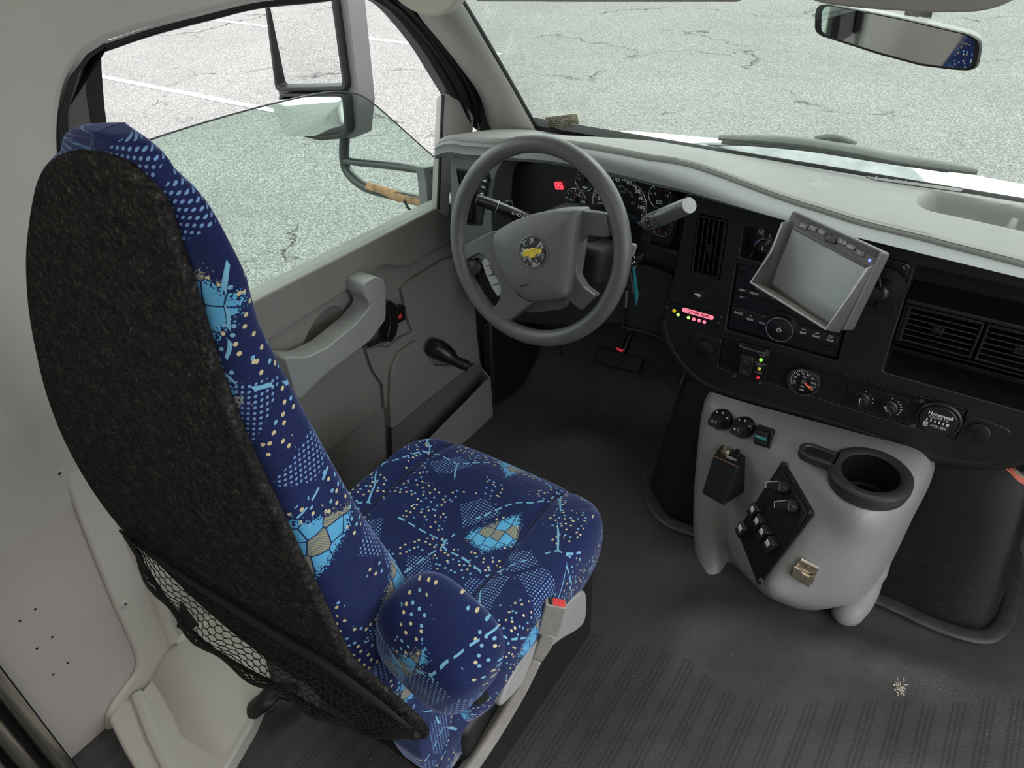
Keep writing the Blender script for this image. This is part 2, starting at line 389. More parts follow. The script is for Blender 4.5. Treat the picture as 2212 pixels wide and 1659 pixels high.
M = dict(
    black=mat('black_grained_dash_plastic', (.0105, .0105, .011), .42, grain=.25, gscale=700, vary=.15, scr=.15),
    black2=mat('black_smooth_plastic', (.009, .009, .0095), .33, vary=.1),
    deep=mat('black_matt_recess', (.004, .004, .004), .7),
    top=mat('grey_dash_top_vinyl', (.195, .195, .182), .62, grain=.35, gscale=420, vary=.08, vscale=5, scr=.10),
    brow=mat('grey_brow_vinyl', (.12, .125, .127), .45, grain=.3, gscale=600, vary=.08),
    grey=mat('mid_grey_door_plastic', (.215, .203, .186), .5, grain=.3, gscale=600, vary=.06),
    greyd=mat('dark_grey_door_plastic', (.125, .118, .108), .5, grain=.3, gscale=600, vary=.06),
    console=mat('grey_pebbled_moulding', (.29, .29, .282), .36, grain=.45, gscale=330, vary=.06, scr=.5),
    wall=mat('pale_grey_wall_plastic', (.58, .56, .505), .5, grain=.2, gscale=500, vary=.05, vscale=3),
    panel=mat('warm_grey_wall_panel', (.52, .475, .445), .5, vary=.05, vscale=3),
    pillar=mat('grey_pillar_plastic', (.34, .325, .30), .5, grain=.3, gscale=500, vary=.06),
    head=mat('pale_headliner_plastic', (.60, .58, .48), .6, grain=.2, vary=.04),
    rubber=mat('black_rubber', (.010, .010, .010), .55, vary=.2),
    seal=mat('dark_grey_rubber_seal', (.042, .041, .039), .5, grain=.3, gscale=250, vary=.3, vscale=30),
    wheel=mat('grey_steering_urethane', (.10, .10, .096), .36, grain=.45, gscale=420, vary=.15, scr=.3),
    pad=mat('grey_airbag_cover', (.12, .12, .117), .5, grain=.8, gscale=330, vary=.08),
    spoke=mat('dark_grey_spoke_plastic', (.10, .10, .10), .30, vary=.1),
    white=mat('white_vehicle_paint', (.82, .83, .82), .25, vary=.03),
    chrome=mat('chrome_trim', (.75, .75, .75), .18, 1),
    steel=mat('brushed_steel', (.55, .52, .48), .32, 1, vary=.1),
    brass=mat('worn_nickel_latch', (.45, .39, .31), .38, 1, vary=.25, vscale=60, grain=.3),
    mirror=mat('mirror_glass', (.93, .95, .94), .01, 1),
    rim=mat('dark_grey_cup_rim', (.035, .037, .039), .35, grain=.2),
    label=mat('white_switch_label', (.90, .90, .88), .5),
    ink=mat('white_lettering', (.75, .76, .76), .6),
    inkd=mat('grey_lettering', (.30, .30, .30), .6),
    dark=mat('dark_screw_metal', (.11, .10, .09), .4, .8),
    gold=mat('yellow_enamel', (.78, .56, .07), .35, .2, vary=.25, vscale=90),
    red=mat('red_plastic', (.75, .06, .06), .35),
    teal=mat('teal_key_tag', (.03, .26, .32), .4),
    buckle=mat('beige_grey_belt_plastic', (.33, .31, .28), .42, vary=.12, vscale=25, scr=.5),
    shield=mat('light_grey_seat_shield', (.42, .42, .41), .35, vary=.05),
    monitor=mat('brown_grey_monitor_plastic', (.10, .092, .088), .4, grain=.2, gscale=500, vary=.08),
    monpebble=mat('coarse_pebbled_grille', (.05, .047, .045), .45, grain=1.0, gscale=190, vary=.5, vscale=180),
    screen=mat('grey_unlit_screen', (.34, .36, .36), .22, vary=.03),
    button=mat('grey_monitor_button', (.16, .15, .145), .4),
    led_red=mat('lit_red_warning', (.5, .02, .03), .4, emit=(1, .06, .10), es=1.4),
    led_pink=mat('lit_pink_warning', (.6, .1, .15), .4, emit=(1, .22, .30), es=1.1),
    led_green=mat('lit_green_lamp', (.1, .5, .05), .4, emit=(.25, 1, .1), es=1.2),
    led_lime=mat('lit_lime_lamp', (.4, .55, .1), .4, emit=(.65, .95, .25), es=.9),
    led_amber=mat('amber_lamp', (.55, .40, .05), .4, emit=(.9, .7, .15), es=.35),
    led_yellow=mat('yellow_button', (.72, .55, .02), .4, emit=(1, .75, .02), es=.35),
    led_dred=mat('dim_red_lamp', (.5, .02, .04), .4, emit=(1, .05, .08), es=.35),
    led_blue=mat('lit_blue_lamp', (.1, .1, .6), .4, emit=(.15, .2, 1), es=2.2),
    orange=mat('orange_needle', (.85, .16, .05), .5, emit=(1, .18, .05), es=.25),
    tealsw=mat('teal_switch_lens', (.02, .28, .27), .3),
    lcd=mat('dim_blue_display', (.02, .035, .06), .3),
    face=mat('black_gauge_face', (.010, .0105, .012), .35),
    wire_o=mat('orange_wire', (.72, .22, .08), .5), wire_r=mat('pink_wire', (.75, .14, .16), .5), wire_g=mat('green_wire', (.12, .38, .22), .5), wire_b=mat('brown_wire', (.25, .12, .07), .5),
    sticker=mat('beige_window_sticker', (.40, .37, .28), .7), stickd=mat('dark_sticker_print', (.10, .10, .07), .7),
    rust=mat('rusty_steel', (.34, .19, .09), .8, vary=.5, vscale=40),
    blackpaint=mat('black_mirror_paint', (.035, .037, .037), .3, vary=.2, vscale=20),
    mirhouse=mat('grey_mirror_housing', (.16, .15, .155), .5, vary=.08),
    wiper=mat('dusty_wiper_rubber', (.11, .115, .105), .6, vary=.25, vscale=15),
    cowl=mat('grey_cowl_plastic', (.26, .275, .28), .5, vary=.3, vscale=20, grain=.3),
    debris=mat('white_dried_spill', (.62, .58, .48), .9),
    seatblk=mat('black_seat_plastic', (.013, .013, .013), .45),
    net=mat('black_elastic_net', (.010, .010, .010), .75),
    rocker=mat('black_rocker_plastic', (.018, .018, .018), .32),
    box=mat('black_painted_steel_box', (.010, .010, .011), .5, vary=.3, vscale=40, scr=.3),
    copper=mat('worn_copper_edge', (.35, .18, .12), .5, .6),
    piping=mat('navy_seam_piping', (.012, .016, .06), .8),
    fabric=mat_fabric(), carpet=mat_carpet(), asphalt=mat_asphalt(), paintline=mat_paint_line(), floor=mat_floor(),
    glass_w=mat_glass('green_tinted_windshield_glass', (.855, .905, .875), dust=.035),
    glass_s=mat_glass('green_tinted_side_glass', (.79, .865, .825), dust=.02),
    glass_c=mat_glass('clear_gauge_lens', (.97, .97, .97)),
)

# ------------------------------------------------------------------ outside
GZ = -.75
g = MB(); g.grid([[(-60+x*12, -40+y*12, GZ) for x in range(11)] for y in range(11)])
tag(g.build('ground', M['asphalt'], org=(0, 0, GZ)), 'pale cracked asphalt parking lot outside the windows', 'ground', kind='structure')
for y0, w, lab in ((4.0, .10, 'worn white painted line on the asphalt, nearer the vehicle'), (7.06, .10, 'worn white painted line on the asphalt, farther from the vehicle')):
    q = MB(); rows = []
    for i in range(60):
        x = -22+i*.28; rows.append([(x, y0-w/2+random.uniform(-.006, .006), GZ+.004), (x, y0+w/2+random.uniform(-.006, .006), GZ+.004)])
    q.grid(rows); tag(q.build('parking_line', M['paintline']), lab, 'road marking', 'parking lines on the asphalt', 'structure')

# hood and cowl
hd = thing('hood', 'white painted front hood beyond the windshield wiper', 'hood', (0, .8, .6))
rows = []
for y, z, sg in ((.56, .745, .03), (.66, .742, .03), (.80, .722, .035), (.95, .675, .04), (1.10, .612, .05), (1.22, .545, .06), (1.30, .44, .06), (1.32, .30, .06)):
    rows.append([(x, y+.02*(1-abs(x)), z+(.04*(1-(x/.85)**2))*(1 if y < 1.25 else .5)-(.30*max(0, abs(x)-.62)**1.3)) for x in [-.92+1.84*i/30 for i in range(31)]])
q = MB(); q.grid(rows); q.build('panel', M['white'], hd, solid=.01)
q = MB(); q.prism(fillet(PP([(1430, 319), (1560, 306), (1640, 306), (1830, 326), (1955, 346), (1992, 382), (2010, 400), (1500, 345)], ('z', .822)), .01), (0, 0, -.02)); q.build('cowl_panel', M['cowl'], hd, bevel=.003)
# wiper on the outer face of the windshield
WS_A = math.radians(46); WSN = V((0, -math.sin(WS_A), -math.cos(WS_A))); WS0 = V((0, .5, .84))
wso = (WS0-WSN*.03, WSN); ws1 = (WS0-WSN*.018, WSN)
wp = thing('windshield_wiper', 'long dusty wiper resting along the base of the windshield', 'wiper', P(1800, 330, wso))
bl = catmull(PP([(1556, 297), (1640, 300), (1740, 309), (1850, 326), (1950, 346), (2040, 359), (2112, 371)], wso), 5)
q = MB(); n = len(bl)
q.tube(bl, [.004+.0105*math.sin(PI*min(1, max(.06, i/(n-1)*.94+.03)))**.45 for i in range(n)], 10, flat=.7); q.build('blade', M['wiper'], wp)
q = MB(); q.tube(catmull(PP([(1560, 308), (1650, 314), (1760, 325), (1900, 347), (2050, 369)], ws1), 4), .004, 8); q.build('rubber_strip', M['rubber'], wp)
wsa = (WS0-WSN*.05, WSN)
q = MB(); q.tube(catmull(PP([(1440, 316), (1480, 313), (1530, 311), (1600, 312), (1700, 309), (1790, 303)], wsa), 4), [.007]*21, 8, flat=.5)
q.ball(P(1447, 313, wsa), .009); q.build('arm', M['cowl'], wp)
q = MB(); q.tube(catmull(PP([(1762, 300), (1785, 296), (1815, 298), (1848, 311)], wsa), 5), .006, 8)
for i in range(6): q.ball(P(1800+i*8, 303+i*1.5, wsa), .006, n=6)
q.build('connector', M['wiper'], wp)

# outside mirror with its tubular bracket
MY = .36; my = ('y', MY)
sm = thing('side_mirror', 'tall black side mirror with two panes on tubular arms outside the driver window', 'mirror', P(730, 310, my))
up = V((0, 0, 1))
def quadpx(px, pl): return PP(px, pl)
ho = fillet(quadpx([(556, -60), (722, -75), (772, 230), (765, 300), (700, 306), (622, 292), (600, 215)], my), [.02, .02, .02, .05, .03, .05, .02])
q = MB(); q.prism([p+V((0, .004, 0)) for p in ho], (0, .075, 0), scale=.86); hs = q.build('housing', M['blackpaint'], sm, bevel=.006)
q = MB(); q.prism(fillet(quadpx([(718, -70), (742, -74), (776, 225), (770, 296), (752, 302), (757, 225)], ('y', MY-.004)), .006), (0, .06, 0)); q.build('side_shell', M['mirhouse'], sm, bevel=.005)
def mglass(nm, px, rot, bulge=.0, fw=.012):
    pl = ('y', MY-fw-.006); pts = fillet(quadpx(px, pl), .016)
    c = sum(pts, V())/len(pts); R = Matrix.Rotation(rot[0], 3, 'Z') @ Matrix.Rotation(rot[1], 3, 'X')
    bz = MB(); o2 = [c+(p-c)+(p-c).normalized()*.011+V((0, -.008, 0)) for p in pts]; bz.ring(o2, [c+(p-c)*.985+V((0, -.008, 0)) for p in pts], (0, fw+.016, 0)); bz.build('bezel', M['rubber'], sm, bevel=.002)
    rows = [[c+R @ ((p-c)*s_+V((0, -bulge*(1-s_*s_), 0))) for p in pts] for s_ in (1, .9, .8, .65, .5, .35, .2, .05)]
    gm = MB(); gm.grid([[p+V((0, .004, 0)) for p in rows[0]]]+rows, True, cap=True); return gm.build(nm, M['mirror'], sm)
mglass('upper_pane', [(574, -55), (712, -70), (746, 186), (602, 189)], (0, math.radians(3.5)))
mglass('lower_pane', [(610, 207), (744, 207), (749, 278), (740, 290), (692, 294), (634, 285)], (math.radians(21), math.radians(5)), .010, .018)
t0 = PP([(728, 302), (727, 345), (735, 375), (765, 400), (810, 415), (935, 442)], my)
t0 = [t0[0]+V((0, .03, 0)), t0[1]+V((0, .03, 0)), t0[2]+V((.0, .028, 0)), t0[3]+V((0, .02, 0)), t0[4]+V((0, .01, 0)), P(938, 440, ('x', -.95))]
q = MB(); q.tube(catmull(t0, 6), .0145, 14); a1 = q.build('lower_arm', M['blackpaint'], sm)
q = MB(); q.tube([t0[3]*.45+t0[4]*.55+V((0, -.0012, .0006)), t0[4]*.6+t0[5]*.4+V((0, -.0012, -.0012)), t0[5]*.9+t0[4]*.1+V((0, -.001, -.001))], [.0142, .0146, .0142], 14); q.build('rust_patch', M['rust'], a1)
u0 = t0[1]*.7+t0[2]*.3
q = MB(); q.tube([u0, u0*.3+P(920, 366, ('x', -.95))*.7, P(935, 372, ('x', -.95))], [.0125, .0125, .010], 14, flat=.85); q.build('upper_arm', M['blackpaint'], sm)
q = MB(); q.prism(fillet(PP([(915, 362), (948, 356), (948, 448), (925, 448), (921, 392)], ('x', -.95)), .006), (-.03, 0, 0)); q.lathe([(.011, 0), (.011, .008)], P(936, 370, ('x', -.965))+V((0, 0, .004)), (0, 0, 1), 12)
q.build('bracket', M['mirhouse'], sm, bevel=.003)
q = MB(); q.tube(catmull(PP([(873, 432), (884, 452), (905, 455), (920, 430), (938, 415)], ('x', -.97)), 6), .0035, 8); q.build('cable', M['blackpaint'], sm)
# ------------------------------------------------------------------ the cab shell
X1, Y1, Z1 = V((1, 0, 0)), V((0, 1, 0)), V((0, 0, 1))
def gauss(x, y, c, sx, sy, h, a=0):
    dx, dy = x-c[0], y-c[1]; u = dx*math.cos(a)+dy*math.sin(a); w = -dx*math.sin(a)+dy*math.cos(a)
    return h*math.exp(-(u/sx)**2-(w/sy)**2)
BUMPS = [(P(1560, 1330, ('z', 0)), .10, .05, .022, .4), (P(1900, 1420, ('z', 0)), .16, .035, .022, .25), (P(1460, 1370, ('z', 0)), .05, .09, .010, 0),
         (P(1700, 1400, ('z', 0)), .06, .05, .010, 0), (P(1480, 1200, ('z', 0)), .06, .05, .016, 0), (P(1250, 950, ('z', 0)), .10, .06, .020, .5), (P(1950, 1640, ('z', 0)), .12, .05, .008, 0)]
def floor_z(x, y):
    z = sum(gauss(x, y, c, a, b, h, r) for c, a, b, h, r in BUMPS)
    if y > .50: z += ((y-.50)*1.15)**1.5*1.2
    return z
q = MB(); q.grid([[(x, y, floor_z(x, y)) for x in [-.90+2.1*i/105 for i in range(106)]] for y in [-2.2+3.1*j/124 for j in range(125)]])
tag(q.build('floor', M['floor'], org=(0, 0, 0)), 'black rubber floor mat with fore and aft ribs', 'floor', kind='structure')

GPL = (V((-.885, 0, .68)), V((1, 0, -.16)))      # plane of the driver's side glass
WPL = (V((-.845, 0, .68)), V((1, 0, -.16)))      # inner face of the wall above the belt line
WN = V((1, 0, -.16)).normalized()
wl = thing('wall_left', 'pale grey moulded left wall around the driver window and behind the seat', 'wall', (-.86, -.8, 0), kind='structure')
edge = [(900, -70), (800, -22), (700, -6), (560, 8), (450, 33), (330, 63), (270, 82), (222, 98), (180, 128), (152, 168), (138, 215), (131, 270), (131, 330), (140, 450), (165, 620), (215, 850)]
pts = PP(edge, WPL)
lowy = pts[-1].y
ring = catmull(pts, 4)+[V((WPL[0].x-.09, lowy, .10)), V((WPL[0].x-.09, -2.2, .10)), V((WPL[0].x+.16*.62, -2.2, 1.30)), V((WPL[0].x+.16*.62, pts[0].y, 1.30))]
q = MB(); q.prism(ring, WN*-.035); q.build('window_surround', M['wall'], wl, bevel=.012, seg=3)
# rear jamb of the driver's door, seen between the surround and the glass
def band(nm, a, b, off0, off1, m, parent, bev=.002, base=GPL):
    pl0 = (base[0]+WN*off0, base[1]); o = [P(*k, pl0) for k in a]+[P(*k, pl0) for k in reversed(b)]
    z = MB(); z.prism(o, WN*(off1-off0)); return z.build(nm, m, parent, bevel=bev)
band('jamb_seal', [(230, 92), (190, 118), (150, 170), (126, 260), (128, 330), (150, 560)], [(232, 100), (195, 128), (172, 160), (158, 200), (147, 250), (149, 310), (175, 560)], .02, .0, M['rubber'], wl)
band('jamb_strip', [(232, 98), (190, 128), (165, 175), (147, 235), (147, 310), (172, 560)], [(225, 100), (200, 122), (184, 135), (186, 200), (200, 290), (235, 560)], .012, .0, M['greyd'], wl)
band('glass_run', [(240, 88), (183, 125), (184, 200), (202, 290), (232, 560)], [(225, 95), (219, 110), (220, 150), (226, 230), (236, 300), (262, 560)], .008, -.01, M['rubber'], wl)
q = MB(); q.bx(-.90, -.872, -2.2, -.55, 0, 1.3); q.build('side_panel', M['panel'], wl)
# raised pillar moulding with its screws
TP = ('x', -.862)
tr = [(20, 500), (35, 640), (75, 820), (118, 965), (180, 1140), (250, 1315), (292, 1408), (299, 1440), (290, 1462), (245, 1520), (231, 1548), (232, 1575), (300, 1690), (420, 1690), (470, 1600), (600, 1300), (330, 700), (200, 420), (60, 420)]
q = MB(); q.prism(fillet(PP(tr, TP), .012, 3), (-.012, 0, 0)); q.build('pillar_moulding', M['wall'], wl, bevel=.006, seg=3)
q = MB(); rows = [PP(k, TP) for k in ([(330, 1270), (344, 1300), (362, 1345), (385, 1392)], )]
rib = catmull(PP([(60, 600), (130, 800), (200, 960), (262, 1110), (330, 1268), (374, 1382)], TP), 5)
q.tube(rib, .014, 10, flat=.8); q.tube(catmull(PP([(374, 1385), (420, 1362), (470, 1325), (520, 1290)], TP), 5), .014, 10, flat=.8)
q.build('moulding_rib', M['wall'], wl)
for (sx, sy) in ((127, 1021), (269, 1303), (257, 1547)):
    c = P(sx, sy, ('x', -.8615)); q = MB(); q.lathe([(.0095, 0), (.0095, .001), (.0065, .0025), (.001, .0028)], c, X1, 20)
    q.box(c+V((.003, 0, 0)), (.001, .006, .0016), mi=1); q.box(c+V((.003, 0, 0)), (.001, .0016, .006), mi=1); q.build('screw', [M['wall'], M['deep']], wl)
q = MB()
for (sx, sy) in ((76, 1316), (43, 1341), (113, 1376), (80, 1401), (146, 1432), (115, 1457)):
    q.lathe([(.0022, 0), (.0022, .0006)], P(sx, sy, ('x', -.8715)), X1, 8)
q.build('rivet_hole', M['deep'], wl, label='row of small dark screw holes')
# lower step box between the wall and the floor
TP2 = (V((-.862, 0, .22)), V((.62, 0, .78)))
ax = -.862
b0 = [P(a, c, ('x', ax)) for a, c in ((374, 1384), (440, 1350), (560, 1300))]
b1 = [P(a, c, ('z', .03)) for a, c in ((300, 1700), (470, 1665), (546, 1562), (585, 1468))]
q = MB()
top = [P(300, 1530, ('x', ax)), P(375, 1392, ('x', ax)), P(520, 1300, ('x', ax))]
bot = [b1[1], b1[2]*.5+b1[1]*.5, b1[3]]
rows = [top, [t*.5+b*.5+V((.02, 0, .02)) for t, b in zip(top, bot)], bot, [V((p.x, p.y, -.01)) for p in bot]]
rows = [catmull(r, 6) for r in rows]; q.grid(rows); q.build('step_moulding', M['wall'], wl, solid=.006, bevel=.002)
q = MB(); q.prism(fillet(PP([(231, 1549), (262, 1612), (330, 1730), (440, 1730), (500, 1640), (546, 1562), (585, 1468), (470, 1425), (376, 1400), (300, 1500), (262, 1515)], ('z', .035)), .008, 3), (0, 0, -.04)); q.build('step_plate', M['wall'], wl, bevel=.006, seg=3)
q = MB(); q.tube(PP([(296, 1500), (330, 1590), (400, 1730)], ('z', .037)), .012, 8, flat=.7); q.build('step_rib', M['wall'], wl)
q = MB(); q.prism(fillet(PP([(32, 405), (75, 398), (110, 560), (62, 560), (40, 470)], ('x', -.836)), .014), (-.03, 0, 0)); q.build('belt_slot', M['greyd'], wl, bevel=.004, label='dark grey seat belt slot')
q = MB(); q.prism(PP([(384, 1356), (392, 1300), (430, 1350), (398, 1364)], ('x', -.858)), (-.004, 0, 0)); q.build('trim_gap', M['deep'], wl)
# outer white skin, seen in the side mirror
q = MB(); q.grid([[(-.96+.16*max(0, z-.68)*.6, y, z) for y in (-6, -3, -1.5, -.7)] for z in (-.35, 0, .3, .68, 1.0, 1.6, 2.0)]); q.build('outer_skin', M['white'], wl, solid=.01)

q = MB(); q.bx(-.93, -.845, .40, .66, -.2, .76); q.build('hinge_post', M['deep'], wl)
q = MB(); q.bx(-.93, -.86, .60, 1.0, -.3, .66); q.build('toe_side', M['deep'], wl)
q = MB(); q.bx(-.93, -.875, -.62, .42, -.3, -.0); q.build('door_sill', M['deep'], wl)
# black duct and dirty floor corner beside the step
q = MB(); q.tube(catmull([P(545, 1535, ('z', .03)), P(570, 1515, ('z', .05)), P(600, 1490, ('z', .05)), P(640, 1500, ('z', .04))], 5), .022, 12, flat=.6)
tag(q.build('floor_duct', M['black']), 'black duct end on the floor under the seat net', 'duct')

# ceiling: cab headliner, header and the higher bus roof behind
ce = MB(); ce.bx(-.80, 1.05, -.02, .14, 1.275, 1.30); ce.prism([V((-.80, -.02, 1.275)), V((-.80, -.02, 1.30)), V((-.9, -.62, 1.76)), V((-.9, -.62, 1.74))], (1.9, 0, 0))
tag(ce.build('ceiling', M['head'], bevel=.006), 'pale headliner over the driver area', 'ceiling', kind='structure')
q = MB(); q.bx(-1.1, 1.1, -3.2, -.60, 1.74, 1.78)
tag(q.build('ceiling_rear', M['head']), 'pale bus roof above and behind the camera', 'ceiling', kind='structure')
q = MB(); hp = PP([(1010, -30), (1030, 3), (1250, 4), (1595, 4), (1640, -30)], ('y', .135)); q.prism(fillet(hp, .004), (0, .02, .0)); q.bx(-.62, .75, .05, .16, 1.262, 1.28)
tag(q.build('trim_1', M['pillar'], bevel=.004), 'brown grey header strip along the top of the windshield', 'trim', kind='structure')
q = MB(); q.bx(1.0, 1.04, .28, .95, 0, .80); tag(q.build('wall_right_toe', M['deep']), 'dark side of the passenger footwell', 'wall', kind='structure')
q = MB(); q.bx(1.12, 1.16, -3.2, -.95, 0, 1.78); tag(q.build('wall_right', M['panel']), 'warm grey bus wall behind the entry door', 'wall', kind='structure')
q = MB(); q.bx(-.9, 1.12, -3.24, -3.2, 0, 1.78); tag(q.build('wall_back', M['panel']), 'warm grey bus wall far behind the driver seat', 'wall', kind='structure')
# wall/ceiling cove in the upper left corner
q = MB(); q.prism([V((-.757, -3.2, 1.262)), V((-.757, -.40, 1.262)), V((-.70, -.40, 1.74)), V((-.70, -3.2, 1.74))], (-.03, 0, 0)); q.build('upper_panel', M['head'], wl, bevel=.004)

# left windshield pillar
WS = (WS0, WSN)
pr = [P(a, c, (WS0+WSN*.012, WSN)) for a, c in ((962, -40), (1000, 12), (1040, 80), (1075, 140), (1110, 200), (1160, 289))]
plft = [P(a, c, (WPL[0]+V((.0, 0, 0)), WPL[1])) for a, c in ((868, -40), (905, 30), (955, 92), (1000, 150), (1040, 212), (1063, 305))]
rows = []
pr, plft = catmull(pr, 4), catmull(plft, 4)
for a, b in zip(plft, pr):
    d = (CAM-(a+b)*.5).normalized(); w = (b-a).length
    rows.append([a-d*.05]+[a*(1-t)+b*t+d*(w*.34*math.sin(PI*t)**.8) for t in (0, .12, .3, .5, .7, .88, 1)]+[b-d*.05])
q = MB(); q.grid(rows)
tag(q.build('trim_2', M['pillar'], solid=.004), 'grey padded windshield pillar beside the steering wheel', 'trim', kind='structure')

# windshield
w1 = thing('window_1', 'green tinted windshield above the dashboard', 'windshield', (0, .5, .84), kind='structure')
def wsp(x, s, off=0): return WS0+V((x, 0, 0))+V((0, -math.cos(WS_A), math.sin(WS_A)))*s-WSN*off
gl = MB(); gl.prism([wsp(-.80, -.03), wsp(.80, -.03), wsp(.68, .60), wsp(-.68, .60)], -WSN*.005); gl.build('pane', M['glass_w'], w1)
q = MB(); q.prism([wsp(-.79, -.045, -.006), wsp(.79, -.045, -.006), wsp(.79, -.012, -.006), wsp(-.79, -.012, -.006)], -WSN*.02); q.build('base_seal', M['rubber'], w1)
ep = PP([(985, -25), (1000, 4), (1045, 78), (1110, 190), (1168, 292)], (WS0+WSN*.004, WSN))
q = MB(); q.tube(catmull(ep, 4), .0055, 8); q.build('edge_seal', M['rubber'], w1)
# sticker
SP = (WS0+WSN*.003, WSN); sq = PP([(1177, 253), (1247, 245), (1251, 268), (1186, 279)], SP)
stk = thing('window_sticker', 'small beige printed sticker low on the windshield', 'sticker', sq[3])
q = MB(); q.prism(sq, WSN*.0006); q.build('backing', M['sticker'], stk)
q = MB(); rr = random.Random(3)
su, sv = (sq[1]-sq[0]), (sq[3]-sq[0])
for row in range(6):
    a = .04
    while a < .93:
        l = rr.uniform(.02, .10)
        if rr.random() < .8:
            p = sq[0]+su*a+sv*(.10+row*.15)+WSN*.0009; q.prism([p, p+su*l, p+su*l+sv*.06, p+sv*.06], WSN*.0003)
            if rr.random() < .4: q.prism([p, p+su*.012, p+su*.012+sv*.13, p+sv*.13], WSN*.0003)
        a += l+.02
q.build('print', M['stickd'], stk)

# sun visors
vs = thing('sun_visor', 'pale sun visor edge at the top right of the windshield', 'sun visor', P(1990, 20, ('y', .02)))
q = MB(); q.prism(fillet(PP([(1735, -60), (1745, -2), (1775, 8), (1850, 18), (1990, 28), (2110, 27), (2165, 14), (2215, -14), (2260, -60)], ('y', .02)), .012), (0, .022, 0)); q.build('board', M['pillar'], vs, bevel=.008, seg=3)
vs2 = thing('sun_visor', 'pale rounded visor corner above the left windshield pillar', 'sun visor', P(930, 20, ('y', -.02)))
q = MB(); q.prism(fillet(PP([(825, -60), (850, -2), (885, 24), (928, 40), (958, 34), (984, 8), (1000, -20), (1010, -60)], ('y', -.02)), .02), (0, .03, 0)); q.build('board', M['head'], vs2, bevel=.012, seg=4)

# inside mirror
MN = V((-.318, -.947, -.01)).normalized(); MP = (P(1940, 80, ('y', .15)), MN)
rm = thing('rearview_mirror', 'wide black framed mirror hanging at the top of the windshield', 'mirror', MP[0])
mo = [(1763, 22), (1772, 9), (1790, 9), (1950, 40), (2095, 74), (2116, 86), (2119, 104), (2110, 146), (2096, 152), (2060, 150), (1990, 141), (1900, 117), (1775, 77), (1762, 66)]
o = fillet(PP(mo, MP), .006, 3)
c = sum(o, V())/len(o); inn = [c+(p-c)*.955+V((0, 0, 0)) for p in o]
q = MB(); q.prism([p-MN*.002 for p in o], -MN*.035, scale=.86); q.build('housing', M['pillar'], rm, bevel=.006, seg=3)
q = MB(); q.ring([p+MN*.003 for p in o], [c+(p-c)*.94+MN*.003 for p in o], -MN*.008); q.build('bezel', M['rubber'], rm, bevel=.002)
q = MB(); q.prism([c+(p-c)*.955 for p in o], -MN*.001); q.build('mirror_glass', M['mirror'], rm)
q = MB(); q.tube([P(1960, 36, ('y', .19)), P(1985, 26, ('y', .20)), P(2010, 20, ('y', .205))], [.008, .006, .012], 10); q.build('stalk', M['rubber'], rm)

# ------------------------------------------------------------------ driver's door
dr = thing('door_1', 'grey driver door with its window half lowered', 'door', (-.86, 0, 0), kind='structure')
DP = ('x', -.865)
o = PP([(470, 700), (570, 642), (950, 447), (985, 432), (1020, 560), (1030, 720), (1045, 815), (1062, 905), (1064, 1030), (800, 1150), (600, 1200), (380, 900)], DP)
dp = MB(); dp.prism(o, (-.05, 0, 0)); dpo = dp.build('inner_panel', M['grey'], dr)
ck = MB(); ck.ball(P(700, 735, ('x', -.86)), .035, .085, .05, 12, (X1, V((0, .78, .62)), V((0, -.62, .78)))); cut(dpo, ck)
dpo.data.polygons.foreach_set('use_smooth', [True]*len(dpo.data.polygons)); dpo.data.set_sharp_from_angle(angle=math.radians(40))
bt = [(545, 655), (570, 640), (950, 446), (985, 436), (992, 518), (968, 526), (925, 548), (885, 574), (860, 577), (835, 572), (815, 580), (806, 592), (700, 658), (597, 724), (560, 748)]
q = MB(); q.prism(fillet(PP(bt, ('x', -.852)), .006, 3), (-.025, 0, 0)); q.build('belt_pad', M['grey'], dr, bevel=.007, seg=3)
q = MB(); q.tube(PP([(560, 648), (950, 450)], ('x', -.868)), .006, 8); q.build('belt_seal', M['rubber'], dr)
# lower raised fields of the panel
f1 = [(618, 812), (700, 800), (776, 742), (786, 748), (800, 800), (822, 830), (826, 884), (700, 985), (640, 1010), (600, 900)]
q = MB(); q.prism(fillet(PP(f1, ('x', -.850)), .012, 4), (-.03, 0, 0)); q.build('lower_field', M['grey'], dr, bevel=.008, seg=3)
f2 = [(788, 744), (838, 752), (870, 728), (893, 718), (882, 690), (868, 625), (885, 608), (960, 560), (1018, 545), (1030, 720), (1040, 800), (1020, 790), (910, 872), (842, 868), (832, 886), (828, 832), (806, 800)]
q = MB(); q.prism(fillet(PP(f2, ('x', -.853)), .008, 4), (-.03, 0, 0)); q.build('front_field', M['grey'], dr, bevel=.007, seg=3)
f3 = [(842, 868), (846, 800), (862, 762), (900, 735), (938, 790), (985, 790), (1022, 792), (910, 875), (846, 930)]
q = MB(); q.prism(fillet(PP(f3, ('x', -.842)), .012, 4), (-.03, 0, 0)); q.build('crank_field', M['grey'], dr, bevel=.006, seg=3)
# pull handle
hb = [(786, 612), (812, 597), (828, 602), (834, 622), (834, 690), (800, 736), (700, 812), (650, 862), (640, 860), (616, 772), (664, 772), (706, 752), (770, 700), (797, 668), (799, 655), (786, 638)]
q = MB(); q.prism(fillet(PP(hb, ('x', -.800)), .010, 4), (-.052, 0, 0)); q.build('pull_handle', M['console'], dr, bevel=.012, seg=4)
